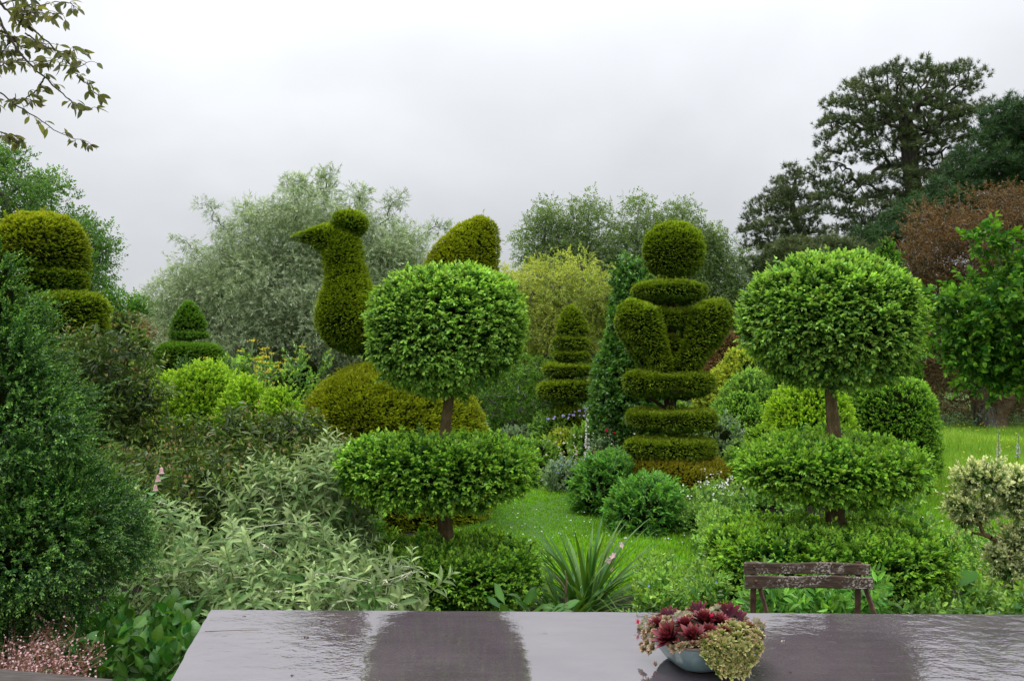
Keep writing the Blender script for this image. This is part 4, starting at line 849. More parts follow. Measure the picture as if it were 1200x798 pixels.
def sagebush(label, spec, n, seed, base, mind=.085, size=1.0, wilt=0):
    t = thing('felted_sage_bush', label, 'shrub', base, 'pale grey-green felted sage bushes'); g = np.random.default_rng(seed)
    c = ell_points(spec, n, mind, .72, seed); mb = MB(); skeleton(mb, spline([base, base+[0, 0, .12], base+[0, 0, .25]], 5), c, .0035, .35, wig=.06, pen=.1); mb.build('stems', 'sagestem', t)
    ctr = base+[0, .15, .35]; d = unit(c-ctr)*.55+g.normal(size=c.shape)*.42+[0, 0, .75]; A = frames(unit(d), g.random(len(c))*6.28); ti = g.integers(0, 6, len(c)); mb = MB()
    for q in range(6):
        s_ = ti == q; place(mb, SG[q], c[s_], A[s_], size*g.uniform(.5, 1.25, s_.sum()), 0, g.normal(size=s_.sum())*.28)
    mb.build('leaves', 'sage', t)
    if wilt:      # withered pale flower whorls on leaning stalks
        for k in range(wilt):
            mb = MB(); a = c[g.integers(0, len(c))]+[0, -.06, .03]; P = spline([a, a+[g.normal()*.06, -.03, .06], a+[g.normal()*.14, -.05, .02]], 8); V, F = tube(P, np.linspace(.004, .0025, 8), 5); mb.add(V, F, 0, .6, True)
            for q in (2, 4, 5, 7):
                m = 9; place(mb, leafN(.022, .007, 2, .3, .5, t=.9), np.repeat(P[q][None], m, 0), frames(rand_unit(m, g)), g.uniform(.6, 1.2, m), 0, 0)
            mb.build('withered_flower_stalk', 'sagestem', t)
Y = 5.6; sagebush('felted sage bush, the tallest clump, left of the front box discs', [E(370, 588, Y, 60, 40), E(405, 600, Y, 30, 30), E(320, 598, Y, 50, 36), E(385, 552, Y, 34, 16), E(410, 650, Y, 36, 36)], 210, 601, W(385, 745, Y)*[1, 1, 0])
Y = 5.0; sagebush('felted sage bush in the middle with twisted withered flower stalks', [E(290, 665, Y, 80, 38), E(350, 672, Y, 70, 42), E(240, 675, Y, 50, 34), E(400, 680, Y, 50, 38)], 190, 602, W(310, 780, Y)*[1, 1, 0], wilt=16)
Y = 4.5; sagebush('felted sage bush with pale twisted leaves right behind the table corner', [E(220, 690, Y, 46, 40), E(290, 705, Y, 80, 34), E(380, 710, Y, 80, 34), E(450, 705, Y, 46, 26), E(190, 725, Y, 30, 34)], 190, 603, W(300, 800, Y)*[1, 1, 0], wilt=20)
Y = 5.0; sagebush('small felted sage sprigs at the left under the foxglove', [E(180, 625, Y, 36, 30), E(200, 660, Y, 36, 30)], 46, 604, W(185, 780, Y)*[1, 1, 0], wilt=3)
# filler leaves behind the sage
mound('green_filler_shrub', 'mid green leafy shrub hidden behind the grey sage', 'shrub', 210, 450, 575, 6.1, 'bed', [spray(leaf6(.06, .025, .2, .2), 6, .12, 50, 60+i, 0, .7) for i in range(3)], 260, 1.0, .12, 2, d=.35, n=2.6, core=.12, seed=77)

def cover(name, label, x0, x1, y0, y1, Y0, Y1, n, mat, tp_, size, seed, zf=None):
    g = np.random.default_rng(seed); mb = MB(); pos = []
    for _ in range(n):
        Y = g.uniform(Y0, Y1); px = g.uniform(x0, x1); u = (Y-Y0)/(Y1-Y0); z = zt(y1+(y0-y1)*u, Y); z = max(z, .05)*g.uniform(.25, 1.0)**.6; pos.append([W(px, 600, Y)[0], Y, z+.05*math.sin(px*.1)])
    pos = np.array(pos); d = unit(g.normal(size=(n, 3))*.5+[0, -.15, .9]); A = frames(d, g.random(n)*6); ti = g.integers(0, len(tp_), n)
    for q in range(len(tp_)):
        s_ = ti == q; place(mb, tp_[q], pos[s_], A[s_], size*g.uniform(.7, 1.3, s_.sum()), 0, g.normal(size=s_.sum())*.2)
    return tag(mb.build(name, mat), label, None, None, 'stuff'), pos
# ---- broad leaves low left
def rosette_leaves(name, label, cat, base, n, L_, Wd, mat, seed, el=(.3, 1.2), spread=.2, droop=.35, k=6, h=.1, group=None, petiole=.1):
    g = np.random.default_rng(seed); t = thing(name, label, cat, base, group); mb = MB(); st = MB()
    for i in range(n):
        a = g.uniform(0, 6.28); e_ = g.uniform(*el); rr = spread*g.random()**.5; b = np.array(base)+[math.cos(a)*rr, math.sin(a)*rr, g.uniform(0, h)]
        d = np.array([math.cos(a)*math.cos(e_), math.sin(a)*math.cos(e_), math.sin(e_)]); q = b+d*petiole*g.uniform(.6, 1.4)
        V, F = tube(np.array([b, (b+q)/2, q]), [.004, .0035, .003], 4); st.add(V, F, 0, .3, True)
        d2 = unit(d+np.array([0, 0, -.35])); A = frames(d2[None], g.normal(size=1)*.3)
        lf_ = leafN(L_, Wd, k, g.uniform(.1, .3), droop*g.uniform(.4, 1.4), t=g.uniform(0, .6), mid=.35); sc = g.uniform(.55, 1.1)
        V2 = lf_[0].copy(); V2[:, 2] += .012*np.sin(V2[:, 1]*90/L_*.12*PI)*np.sign(np.abs(V2[:, 0])); place(mb, (V2, lf_[1], lf_[2]), q[None], A, sc)
    mb.build('leaves', mat, t, smooth_all=True); st.build('stalks', 'stem', t)
    return t
Bl = 'broad-leaved plants at the lower left'
for i, (px, py, Y, lb_) in enumerate(((120, 745, 4.0, 'broad-leaved plant right behind the pink saxifrage'), (165, 765, 3.8, 'broad-leaved plant beside the table corner'), (150, 715, 4.3, 'broad-leaved plant at the foot of the foxglove'), (205, 745, 4.2, 'broad-leaved plant under the sage next to the table'), (95, 780, 3.6, 'broad-leaved plant just behind the weathered board'), (190, 790, 3.6, 'broad-leaved plant lowest at the table corner'))):
    b = W(px, py+25, Y); rosette_leaves('broad_leaved_plant', lb_, 'plant', b*[1, 1, 1]-[0, 0, .12], 42, .12, .075, 'broad', 640+i, spread=.16, h=.16, group=Bl)
BL = [join_tpl([leafN(.085, .055, 5, .2, dr, t=.2, mid=.3)]) for dr in (.2, .45, .7)]
cover('low_broad_leaves', 'broad green ground leaves along the foot of the dark bush', 85, 232, 705, 735, 3.45, 4.4, 800, 'broad', BL, .72, 748)
# foxglove
Y = 4.6; b = W(165, 640, Y)*[1, 1, 0]; t = thing('pink_foxglove', 'leaning foxglove with three pink bells beside the dark bush', 'flower', b)
P = spline([b, W(125, 735, Y), W(140, 660, Y), W(168, 600, Y), W(182, 560, Y), W(190, 515, Y)], 18); mb = MB(); V, F = tube(P, np.linspace(.009, .003, 18), 6); mb.add(V, F, 0, .5, True); mb.build('stem', 'stem', t)
mb = MB(); g = np.random.default_rng(5)
for k in range(12):
    q = P[5+int(k*.75)]; a = k*2.4; d = np.array([math.cos(a), math.sin(a)*.7-.3, .35]); lf_ = leafN(.17-.007*k, .06, 5, .2, .3, t=.45, mid=.3); place(mb, lf_, q[None], frames(unit(d[None])), 1.0)
mb.build('leaves', 'broad', t, smooth_all=True)
for k, (x, y) in enumerate(((191, 549), (187, 558), (184, 569))):
    V, F = revolve((0, 0, 0), [(.003, 0), (.008, -.006), (.0095, -.018), (.011, -.028), (.015, -.033)], 10); c_ = W(x, y, Y)+[.0, -.02, .01]; mb = MB(); mb.add(V+c_, F, 0, .4, True); mb.build('flower_bell', 'pink', t)
mb = MB()
for k in range(9):
    q = P[-1-k//2]+[.008*(-1)**k, -.008, -.012*k*.4]; place(mb, leaf4(.016, .009, .4), q[None], frames(np.array([[(-1)**k*.5, -.3, -.6]])), 1.0, 0, .6)
mb.build('buds', 'gold', t)
# pink saxifrage
def airy(name, label, base, n, h, spread, r, mat, seed, stem='stemred', per=14, group=None, cat='flower'):
    g = np.random.default_rng(seed); t = thing(name, label, cat, base, group); st = MB(); fl = []
    for i in range(n):
        b = np.array(base)+[g.normal()*spread*.6, g.normal()*spread*.5, 0]; tp = b+[g.normal()*spread*.4, g.normal()*spread*.3, h*g.uniform(.55, 1.05)]; P = spline([b, (b+tp)/2+g.normal(size=3)*.02, tp], 6); V, F = tube(P, np.linspace(.0022, .001, 6), 3); st.add(V, F, 0, .5, True)
        for k in range(per):
            a = P[int(g.integers(3, 6))]; q = a+g.normal(size=3)*[.028, .028, .022]+[0, 0, .01]; V, F = tube(np.array([a, (a+q)/2, q]), .0007, 3, cap=False); st.add(V, F, 0, .5); fl.append(q)
    st.build('stems', stem, t); mb = MB(); fl = np.array(fl); m = len(fl)
    pt = join_tpl([xf(leaf4(r, r*.8, .1, 0, 0), frames(np.array([[math.cos(a), math.sin(a), .35]]))[0], np.zeros(3)) for a in np.arange(5)*2*PI/5])
    z = unit(g.normal(size=(m, 3))*.5+[0, -.6, .7]); x = unit(np.cross(rand_unit(m, g), z)); place(mb, pt, fl, np.stack([x, np.cross(z, x), z], 1), g.uniform(.6, 1.2, m), 0, g.random(m)); mb.build('flowers', mat, t); return t
for i, (px, py, Y, n_, lb_) in enumerate(((15, 765, 3.1, 34, 'cloud of tiny pink saxifrage flowers at the very left'), (60, 765, 3.1, 34, 'cloud of tiny pink saxifrage flowers above the weathered board'), (95, 765, 3.2, 18, 'thin sprays of pink saxifrage in front of broad leaves'), (55, 730, 3.4, 14, 'taller loose spray of pink saxifrage below the dark bush'))):
    b = W(px, py+30, Y); airy('pink_saxifrage', lb_, b-[0, 0, .12], int(n_*.75), .23, .12, .0045, 'pink', 660+i, group='pink saxifrage clouds')

# ---- strap-leaved clumps
def strap(label, base, n, L_, Wd, seed, el=(.7, 1.4), mat='yucca', name='strap_leaved_clump', droop=(.1, .5), group=None, tmul=1.0):
    g = np.random.default_rng(seed); t = thing(name, label, 'plant', base, group); mb = MB()
    for i in range(n):
        a = g.uniform(0, 6.28); e_ = g.uniform(*el); d = np.array([math.cos(a)*math.cos(e_), math.sin(a)*math.cos(e_), math.sin(e_)]); b = np.array(base)+[math.cos(a)*.04, math.sin(a)*.04, 0]
        yv = unit(d); xv = unit(np.cross(yv, [0, 0, 1.])); zv = np.cross(xv, yv); lf_ = leafN(L_*g.uniform(.65, 1.1), Wd, 9, .35, g.uniform(*droop), t=g.uniform(.0, .75)*tmul, mid=-.25, base=.8, peak=.3)
        place(mb, lf_, b[None], np.stack([xv, yv, zv])[None], 1.0)
    mb.build('leaves', mat, t, smooth_all=True); return t
strap('big clump of arching green strap leaves in front of the centre lawn', W(688, 722, 5.9)*[1, 1, 0]+[0, 0, .02], 125, .74, .027, 701, (.35, 1.45))
strap('second fan of striped strap leaves left of the big clump', W(664, 730, 5.6)*[1, 1, 0], 40, .60, .026, 702, (.6, 1.45), tmul=1.3)
strap('dark pointed strap leaves between the front box discs and lawn', W(590, 640, 6.8)*[1, 1, 0]+[0, 0, .0], 12, .52, .035, 703, (.9, 1.4), tmul=.2)
strap('fine grassy clump of narrow leaves right of the strap leaves', W(780, 735, 5.4)*[1, 1, 0], 80, .50, .009, 704, (.5, 1.45), droop=(.3, .8), name='narrow_leaved_clump')
strap('second fine grassy clump near the big strap leaves', W(745, 735, 5.2)*[1, 1, 0], 50, .42, .010, 705, (.5, 1.4), droop=(.3, .8), name='narrow_leaved_clump')
rosette_leaves('large_leaved_plant', 'plant with large smooth oval leaves at the table edge below the strap clump', 'plant', W(632, 735, 4.9)*[1, 1, 1], 9, .18, .085, 'broad', 711, (.6, 1.3), .06, h=.03)
rosette_leaves('large_leaved_plant', 'pair of upright oval leaves beside the first box disc', 'plant', W(605, 742, 4.7), 6, .16, .07, 'broad', 712, (.8, 1.3), .05, h=.03)
mb = MB()
for (x0, y0, x1, y1, Y) in ((660, 712, 662, 668, 5.3), (668, 712, 652, 675, 5.3)):
    V, F = tube(spline([W(x0, y0+30, Y), W((x0+x1)/2+3, (y0+y1)/2, Y), W(x1, y1, Y)], 6), [.006, .006, .005, .005, .004, .003], 6); mb.add(V, F, 0, 1, True)
tag(mb.build('dead_stalks', 'barktan'), 'two short rusty dead stalks among the strap leaves', 'stalk')

# ---- leafy mounds in the centre
SPP = [spray(leaf6(.075, .026, .25, .2), 7, .10, 55, 120+i, 0, 1, planar=.8) for i in range(4)]
mound('peony_mound', 'low deep green leafy mound right in front of the yew tower', 'plant', 708, 800, 561, 9.0, 'peony', SPP, 520, .85, .07, 2.5, n=2.3, core=.1, up=.5)
mound('peony_mound', 'deep green leafy mound to the left of the yew tower foot', 'plant', 674, 750, 531, 10.2, 'peony', SPP, 520, .9, .08, 2.5, n=2.3, core=.1, up=.5)
mound('white_speckled_mound', 'low mound with small white flowers at the right foot of the tower', 'plant', 800, 866, 588, 8.7, 'bed', SPL, 800, 1.1, .08, 3, n=2.2, core=.09, d=.4)
SPF = [spray(leaf6(.05, .028, .2, .2), 7, .10, 55, 130+i, 0, 1, planar=.5) for i in range(4)]
beds = [(575, 650, 498, 14.2, 'bedgrey', 'greyish rose bush at the left back of the flower bed'), (618, 700, 486, 14.0, 'bed', 'tall border plant carrying the mauve flowers'), (600, 665, 520, 13.0, 'bed', 'fresh green border plant at the left front of the bed'),
        (650, 720, 500, 12.8, 'bed', 'border plant below the white foxglove spire'), (636, 700, 545, 12.0, 'bedgrey', 'grey-leaved edging plant with tiny blue flowers'), (700, 745, 500, 12.2, 'bedgrey', 'rose bush with pale flowers left of the yew discs'),
        (640, 690, 505, 13.4, 'gold', 'yellow-green border plant in the middle of the bed'), (604, 640, 548, 12.3, 'bedgrey', 'low grey cushion where the bed meets the lawn')]
for x0, x1, yt, Y, m, lb_ in beds: mound('border_plant', lb_, 'plant', x0, x1, yt, Y, m, SPF, 420, 1.0, .15, 2.6, n=2.1, core=.15, up=.6, stray=.3, group='perennials of the centre flower bed')
# right of the tower
for x0, x1, yt, Y, m, tp_, lb_ in ((822, 905, 412, 17, 'gold', SPF, 'golden-orange leaved shrub far behind the right discs'), (836, 912, 440, 15.5, 'bed', SPF, 'mid green shrub below the golden-orange one'), (835, 900, 458, 14, 'boxb', SPL, 'soft green clipped cushion sloping down to the right'),
        (862, 908, 478, 12.5, 'boxb', SPL, 'small round bright cushion left of the golden mound'), (820, 868, 500, 12.0, 'bedgrey', SPF, 'blue-grey leafy plant beside the yew discs'), (830, 900, 515, 10.6, 'bed', SPF, 'green leafy plant above the second box disc'),
        (860, 930, 500, 10.8, 'lime', SPL, 'pale lime mound tucked behind the right box disc'), (828, 872, 390, 22, 'bronze', SPF, 'distant bronze shrub behind the urn shaped yew'), (740, 800, 455, 15, 'bed', SPF, 'green shrub seen between the yew tower discs'), (585, 640, 445, 17, 'yewgreen', SPF, 'dark shrub right of the bird dome'), (895, 980, 430, 16, 'bright', SPF, 'fresh green shrub between golden shrub and right ball')):
    mound('border_shrub', lb_, 'shrub', x0, x1, yt, Y, m, tp_, 520, 1.25 if Y > 12 else 1.0, .12, 2.0, n=2.1, core=.13, up=.5, stray=.2, group='shrubs right of the tower and behind')
# flowers of the bed
def fl(px0, px1, py0, py1, Y, n, r, mat, name, label, cat='flower'):
    P = np.array([W(RNG.uniform(px0, px1), RNG.uniform(py0, py1), Y+RNG.uniform(-.15, .15)) for _ in range(n)])
    return flecks(name, P, r, mat, label, (0, -1, .5))
P = np.array([W(640+u*58+RNG.normal()*2, 492-u*14+RNG.normal()*3, 13.4) for u in RNG.random(30)]); flecks('mauve_flowers', P, .022, 'mauve', 'line of mauve geranium flowers along the top of the bed', (0, -1, .5))
fl(650, 690, 535, 560, 11.5, 60, .010, 'blue', 'blue_flowers', 'tiny pale blue flowers over the edging plant')
fl(655, 745, 505, 545, 11.9, 46, .016, 'cream', 'pale_flowers', 'scattered cream and pale pink rose flowers')
fl(640, 680, 510, 540, 12.3, 14, .018, 'pink', 'pink_flowers', 'few dusty pink flowers in the middle of the bed')
for (x, y, lb_) in ((711, 505, 'upper of the two crimson roses'), (720, 508, 'lower right of the two crimson roses')):
    mb = MB(); place(mb, leaf6(.03, .027, .4), np.repeat(W(x, y, 11.8)[None], 14, 0), frames(unit(rand_unit(14)+[0, -.3, .5])), RNG.uniform(.5, 1, 14)); tag(mb.build('crimson_rose', 'red'), lb_, 'flower', 'crimson roses')
for (x, y, m_, lb_) in ((713, 530, 'purple', 'purple allium head in the flower bed'), (699, 532, 'stemred', 'fading brownish allium head beside the purple one')):
    mb = MB(); n = 70; place(mb, leaf4(.03, .016, .1), np.repeat(W(x, y, 11.6)[None], n, 0)+rand_unit(n)*.05, frames(rand_unit(n)), 1.0); P = spline([W(x, y, 11.6)*[1, 1, 0], W(x, y, 11.6)*[1, 1, .5], W(x, y, 11.6)], 5); V, F = tube(P, .006, 5); mb.add(V, F, 0, 0); tag(mb.build('allium', m_), lb_, 'flower', 'allium heads')
def spire(px, y0, y1, Y, mat, label, r=.03, n=60, name='foxglove_spire', lean=0):
    b = W(px, y1, Y)*[1, 1, 0]; tp = W(px+lean, y0, Y); t = thing(name, label, 'flower', b); P = spline([b, (b+tp)/2, tp], 20); mb = MB(); V, F = tube(P, np.linspace(.009, .004, 20), 5); mb.add(V, F, 0, .8, True); mb.build('stem', 'stem', t)
    zb = W(px, y1, Y)[2]; mb = MB(); u = RNG.random(n); q = b + (tp-b)*((zb+(tp[2]-zb)*u)/tp[2])[:, None]; d = unit(RNG.normal(size=(n, 3))*[1, 1, .3]+[0, 0, -.3]); place(mb, leaf6(r*1.5, r, .5, .1), q, frames(d), (1.15-.75*u), 0, RNG.random(n)); mb.build('flowers', mat, t)
spire(688, 488, 540, 11.8, 'white', 'tall white foxglove spire in the centre flower bed', .035, 60)
spire(1170, 503, 540, 8.2, 'cream', 'pale greenish flower spire above the variegated bush', .018, 60, 'pale_flower_spire')
spire(1186, 508, 538, 8.4, 'white', 'white bell spire at the right edge beside the pale one', .02, 40, 'white_bell_spire', 8)
# ---- glossy blue-green leaves by the spires
rosette_leaves('blue_green_hosta', 'blue-grey leaves just above the variegated bush at the right edge', 'plant', W(1190, 555, 7.6)-[0, 0, .05], 16, .13, .06, 'bedgrey', 720, (.2, .9), .15)
# ---- variegated bush on the right
SPV = [spray(leaf6(.026, .013, .2, .1), 9, .055, 50, 140+i, 0, 1.1, planar=.2, stem=.001) for i in range(4)]
Y = 5.4; t = thing('variegated_bush', 'cream and green variegated bush in loose cushions at the right edge', 'shrub', W(1185, 760, Y)*[1, 1, 0])
vc = [E(1152, 562, Y, 26, 15), E(1186, 566, Y, 24, 18), E(1126, 592, Y, 17, 12), E(1152, 600, Y, 20, 10), E(1208, 588, Y, 24, 22), E(1136, 612, Y, 12, 7), E(1166, 648, Y, 13, 11), E(1196, 634, Y, 22, 15), E(1186, 670, Y, 20, 14), E(1212, 655, Y, 26, 24)]
sh = []
for c_, r_ in vc: 
    V, F = tier((c_[0], c_[1]+RNG.normal()*.05), r_[0], c_[2]-r_[2], c_[2]+r_[2], 2.1, 20, 10); sh.append((V, F))
mb = MB(); clipped(mb, sh, SPV, 2600, 1.0, .04, 6, .05, .45, .5, core=.03, seed=731, stray=.2, hole=.3); mb.build('foliage', ['varieg', 'core'], t)
mb = MB(); skeleton(mb, spline([W(1190, 760, Y)*[1, 1, 0], W(1186, 720, Y), W(1182, 650, Y)], 8), np.array([c_ for c_, r_ in vc]+[W(1145, 625, Y), W(1138, 628, Y), W(1165, 632, Y)]), .006, .5, wig=.12); mb.build('branches', 'barkbox', t)
# ---- ground cover strip behind the table, with forget-me-nots
SPC = [spray(leaf6(.036, .02, .2, .1), 8, .085, 58, 150+i, 0, 1, planar=.3, stem=.0015) for i in range(4)]
o, p1 = cover('forget_me_not_leaves', 'leafy forget-me-not ground cover left of the folding chair', 750, 880, 662, 700, 4.7, 6.4, 2300, 'bed', SPC, 1.0, 741)
q = p1[RNG.choice(len(p1), 60)]+[0, -.04, .05]; flecks('forget_me_not_flowers', q, .010, 'blue', 'tiny blue forget-me-not flowers left of the chair', (0, -1, .7))
o, p2 = cover('ground_cover_leaves', 'leafy ground cover right of the chair', 1020, 1215, 690, 715, 4.5, 5.8, 1500, 'bed', SPC, 1.0, 742)
q = p2[RNG.choice(len(p2), 55)]+[0, -.04, .05]; flecks('forget_me_not_flowers', q, .011, 'blue', 'tiny blue flowers along the table edge at the right', (0, -1, .7))
o, p9 = cover('gap_filler_leaves', 'dark low leaves added to darken the gap behind the right box discs', 820, 1080, 640, 660, 5.9, 7.6, 1500, 'holly', SPC, 1.1, 749)  # dark plants added to put shade into the open gap
cover('gap_filler_leaves', 'leafy undergrowth between the yew tower and the clipped blocks', 790, 1080, 545, 585, 8.9, 12.2, 2600, 'bed', SPC, 1.3, 747)
o, p3 = cover('low_geranium_leaves', 'low geranium leaves behind the chair legs', 880, 1030, 680, 715, 4.3, 4.8, 600, 'peony', SPP, .9, 743)
o, p4 = cover('clover_patch_leaves', 'low leafy weeds where the right lawn meets the bed', 1060, 1160, 610, 680, 5.8, 7.4, 900, 'bed', SPC, .9, 744)
q = p4[RNG.choice(len(p4), 80)]+[0, -.03, .06]; flecks('small_pale_flowers', q, .011, 'cream', 'small pale flowers in front of the variegated bush', (0, -1, .7))
o, p5 = cover('lawn_edge_leaves', 'loose leafy edge between centre lawn and right discs', 822, 880, 600, 650, 6.6, 8.2, 900, 'bed', SPC, 1.0, 745)
o, p6 = cover('dark_bed_leaves', 'dark low leaves under the front box discs', 380, 640, 655, 700, 6.2, 7.6, 1100, 'bed', SPC, 1.0, 746)
for i, (px, py, L_, lb_) in enumerate(((1120, 712, .30, 'largest dock-like leaves at the right behind the table'), (1095, 725, .20, 'smaller dock-like leaves beside the right box disc'), (1165, 722, .24, 'dock-like leaves at the far right of the table edge'), (1130, 742, .18, 'small bright dock-like leaf standing at the table edge'))):
    rosette_leaves('dock_plant', lb_, 'plant', W(px, py, 4.9), 8, L_, L_*.38, 'broad', 750+i, (.25, 1.0), .05, .35, h=.02)
for i, (x, y) in enumerate(((1116, 630), (1118, 662))):
    t = thing('yellow_drooping_flower', ['upper yellow drooping flower right of the box disc', 'lower yellow drooping flower near the dock leaves'][i], 'flower', W(x, y, 5.6)*[1, 1, 0]); c_ = W(x, y, 5.6); mb = MB(); V, F = tube(spline([c_*[1, 1, 0], c_*[1, 1, .6], c_+[0, 0, .02]], 8), .003, 5); mb.add(V, F, 0, .6); mb.build('stem', 'stem', t)
    mb = MB(); place(mb, leafN(.075, .022, 4, .3, .4, t=.5), np.repeat(c_[None], 3, 0), frames(unit(np.array([[.1, -.2, -1], [-.3, .1, -.8], [.2, 0, -1.]]))), 1.0); mb.build('petals', 'yellow', t)
airy('white_airy_flowers', 'small airy white flower heads between tower and right discs', W(845, 560, 8.6)*[1, 1, 0]+[0, 0, .3], 14, .35, .3, .012, 'white', 760, 'stem', 6)
airy('pink_campion', 'two pale pink flowers on thin stems over the strap leaves', W(722, 640, 5.9)-[0, 0, .3], 2, .36, .02, .03, 'pink', 761, 'stem', 2)

# ---- overhanging branches top left: a tree whose trunk stands just left of the view
Y = 3.3; t = thing('overhanging_tree', 'thin leafy branches with olive and reddish leaves hanging in at top left', 'tree', W(-420, 700, Y)*[1, 1, 0])
q_ = 1/2.66
br = [[(-30,-40),(0,10),(40,50),(110,100),(180,160),(235,210),(280,190)], [(-30,0),(0,60),(30,120),(80,190),(140,240),(190,290),(240,330),(290,335)], [(40,50),(100,70),(160,80),(230,100),(295,120)], [(-30,195),(0,200),(80,205),(160,212),(230,212)],
      [(-30,270),(0,300),(60,340),(100,370),(160,385)], [(80,105),(140,145),(200,160),(235,150)], [(-10,20),(60,10),(120,30),(220,25),(260,45)], [(-30,90),(0,100),(60,95),(100,100)], [(30,120),(0,140),(-20,145)], [(140,240),(90,275),(40,290),(0,285)], [(80,190),(60,230),(10,262)], [(-20,-30),(60,-20),(160,10),(200,70)], [(180,160),(190,200),(215,240)],[(60,95),(90,60),(130,45)], [(-30,400),(0,410),(15,430)], [(-20,330),(20,350),(60,345)]]
mb = MB(); lfm = MB(); g = np.random.default_rng(9)
for bi, b_ in enumerate(br):
    dy = g.uniform(-.35, .35) if bi > 1 else 0; P = spline([W(x*q_, y*q_, Y)+[0, dy*(i+.3)/len(b_), 0] for i, (x, y) in enumerate(b_)], 26); P = P+g.normal(size=P.shape)*.002; r0 = .0062 if bi < 2 else .0034
    V, F = tube(P, np.linspace(r0, .0010, 26), 5); mb.add(V, F, 0, 0, True)
    for k in range(3, 26):
        for rep in range(2):
            if g.random() < .36+.25*(k > 20):
                a = g.uniform(0, 6.28); tw = P[k]+np.array([math.cos(a)*.02, g.normal()*.02, -abs(math.sin(a))*.018+.008]); V, F = tube(np.array([P[k], (P[k]+tw)/2+[0,0,.003], tw]), .0009, 4, cap=False); mb.add(V, F, 0, 0)
                for z in range(int(g.integers(1, 4))):
                    d = unit(np.array([math.cos(a+g.normal()*.7)*.8+.25, g.normal()*.5, -.55+g.normal()*.45])); lf_ = leafN(g.uniform(.025, .052), g.uniform(.012, .019), 4, .35, g.uniform(.1, .5), t=g.random()*.8, mid=.1); place(lfm, lf_, tw[None], frames(d[None], g.normal(size=1)), 1.0)
root = W(-420, 150, Y)
for b_ in br:
    if b_[0][0] < 0: P = spline([root, (root+W(b_[0][0]*q_, b_[0][1]*q_, Y))/2+[0, 0, .12], W(b_[0][0]*q_, b_[0][1]*q_, Y)], 8); V, F = tube(P, np.linspace(.02, .0062 if b_ in br[:2] else .0034, 8), 6); mb.add(V, F, 0, 0, True)
trunk_mesh(mb, [W(-420, 700, Y)*[1, 1, 0], W(-425, 500, Y), W(-418, 300, Y), root], [.1, .085, .07, .04]); mb.build('branches', 'twig', t); lfm.build('leaves', 'overhang', t, smooth_all=True)
# ================================================================== TABLE, BOWL, CHAIR, BENCH
def slate():
    m, T = newmat('wet_slate'); v = objco(T); 
    n1 = noise(T, 3.0, 8, v, .6); c = ramp(T, n1, [(.3, (.048, .034, .043)), (.55, (.072, .053, .064)), (.8, (.102, .078, .090))])
    st = noise(T, 1.0, 6, objco(T, (3, 45, 3)), .6); c = mixrgb(T, ramp(T, st, [(.45, 0.0), (.75, .3)]), c, (.11, .085, .09))
    p = T.nodes.new('ShaderNodeBsdfPrincipled'); T.links.new(c, p.inputs['Base Color']); p.inputs['Roughness'].default_value = .65
    p.inputs['IOR'].default_value = 1.5; p.inputs['Specular IOR Level'].default_value = .1
    # film of rain water: thick pools mirror the sky, thin places are duller
    wet = noise(T, 1.0, 7, objco(T, (6.0, 16, 3)), .62); dry = ramp(T, wet, [(.28, 0.0), (.33, 1.0)])
    p.inputs['Coat IOR'].default_value = 3.2; T.links.new(dry, p.inputs['Coat Weight'])
    p.inputs['Coat Roughness'].default_value = .02
    b = T.nodes.new('ShaderNodeBump'); b.inputs['Strength'].default_value = .5; b.inputs['Distance'].default_value = .0022
    a1 = noise(T, 1.0, 3.5, objco(T, (14, 19, 3)), .6); a2 = noise(T, 1.0, 2, objco(T, (2.5, 3.5, 3)), .5)
    T.links.new(math_node(T, 'ADD', math_node(T, 'MULTIPLY', a1, math_node(T, 'MULTIPLY_ADD', ramp(T, noise(T, .9, 2, v), [(.42, 0.0), (.6, 1.0)]), 1.6, .5)), math_node(T, 'MULTIPLY', a2, 2.0)), b.inputs['Height'])
    T.links.new(b.outputs[0], p.inputs['Coat Normal'])
    b2 = T.nodes.new('ShaderNodeBump'); b2.inputs['Strength'].default_value = .4; b2.inputs['Distance'].default_value = .004; T.links.new(noise(T, 60, 5, v, .6), b2.inputs['Height']); T.links.new(b2.outputs[0], p.inputs['Normal'])
    o = T.nodes.new('ShaderNodeOutputMaterial'); T.links.new(p.outputs[0], o.inputs[0]); return m
M['slate'] = slate()
wood = lambda nm, a, b_, c_, lich=None: solidmat(nm, [(.25, a), (.5, b_), (.75, c_)], 5, .75, .8, 10, stretch=(2, 22, 22), bdist=.004, extra=lich)
def lichen(T, c, v):
    p = objco(T, (.7, 1, 1)); n = noise(T, 130, 6, p, .75); n2 = noise(T, 11, 4, p, .6)
    f = math_node(T, 'MULTIPLY', ramp(T, n, [(.52, 0.0), (.56, 1.0)]), ramp(T, n2, [(.45, 0.0), (.54, 1.0)]))
    c = mixrgb(T, f, c, (.44, .41, .35)); n3 = noise(T, 60, 4, p, .6); return mixrgb(T, ramp(T, n3, [(.66, 0.0), (.69, .8)]), c, (.40, .40, .36))
M['oldslat'] = wood('lichened_slat_wood', (.022, .014, .009), (.060, .038, .024), (.12, .080, .055), lichen)
M['oldwood'] = wood('wet_grey_wood', (.020, .016, .014), (.055, .045, .040), (.12, .105, .095))
M['rust'] = solidmat('brown_painted_iron', [(.3, (.035, .018, .012)), (.6, (.10, .055, .035)), (.8, (.16, .10, .07))], 30, .6, .5, 60, bdist=.002)
M['glaze'] = solidmat('blue_green_glaze', [(.3, (.075, .125, .13)), (.55, (.14, .21, .215)), (.8, (.19, .26, .26))], 14, .28, .15, 30, spec=.6, bdist=.002)
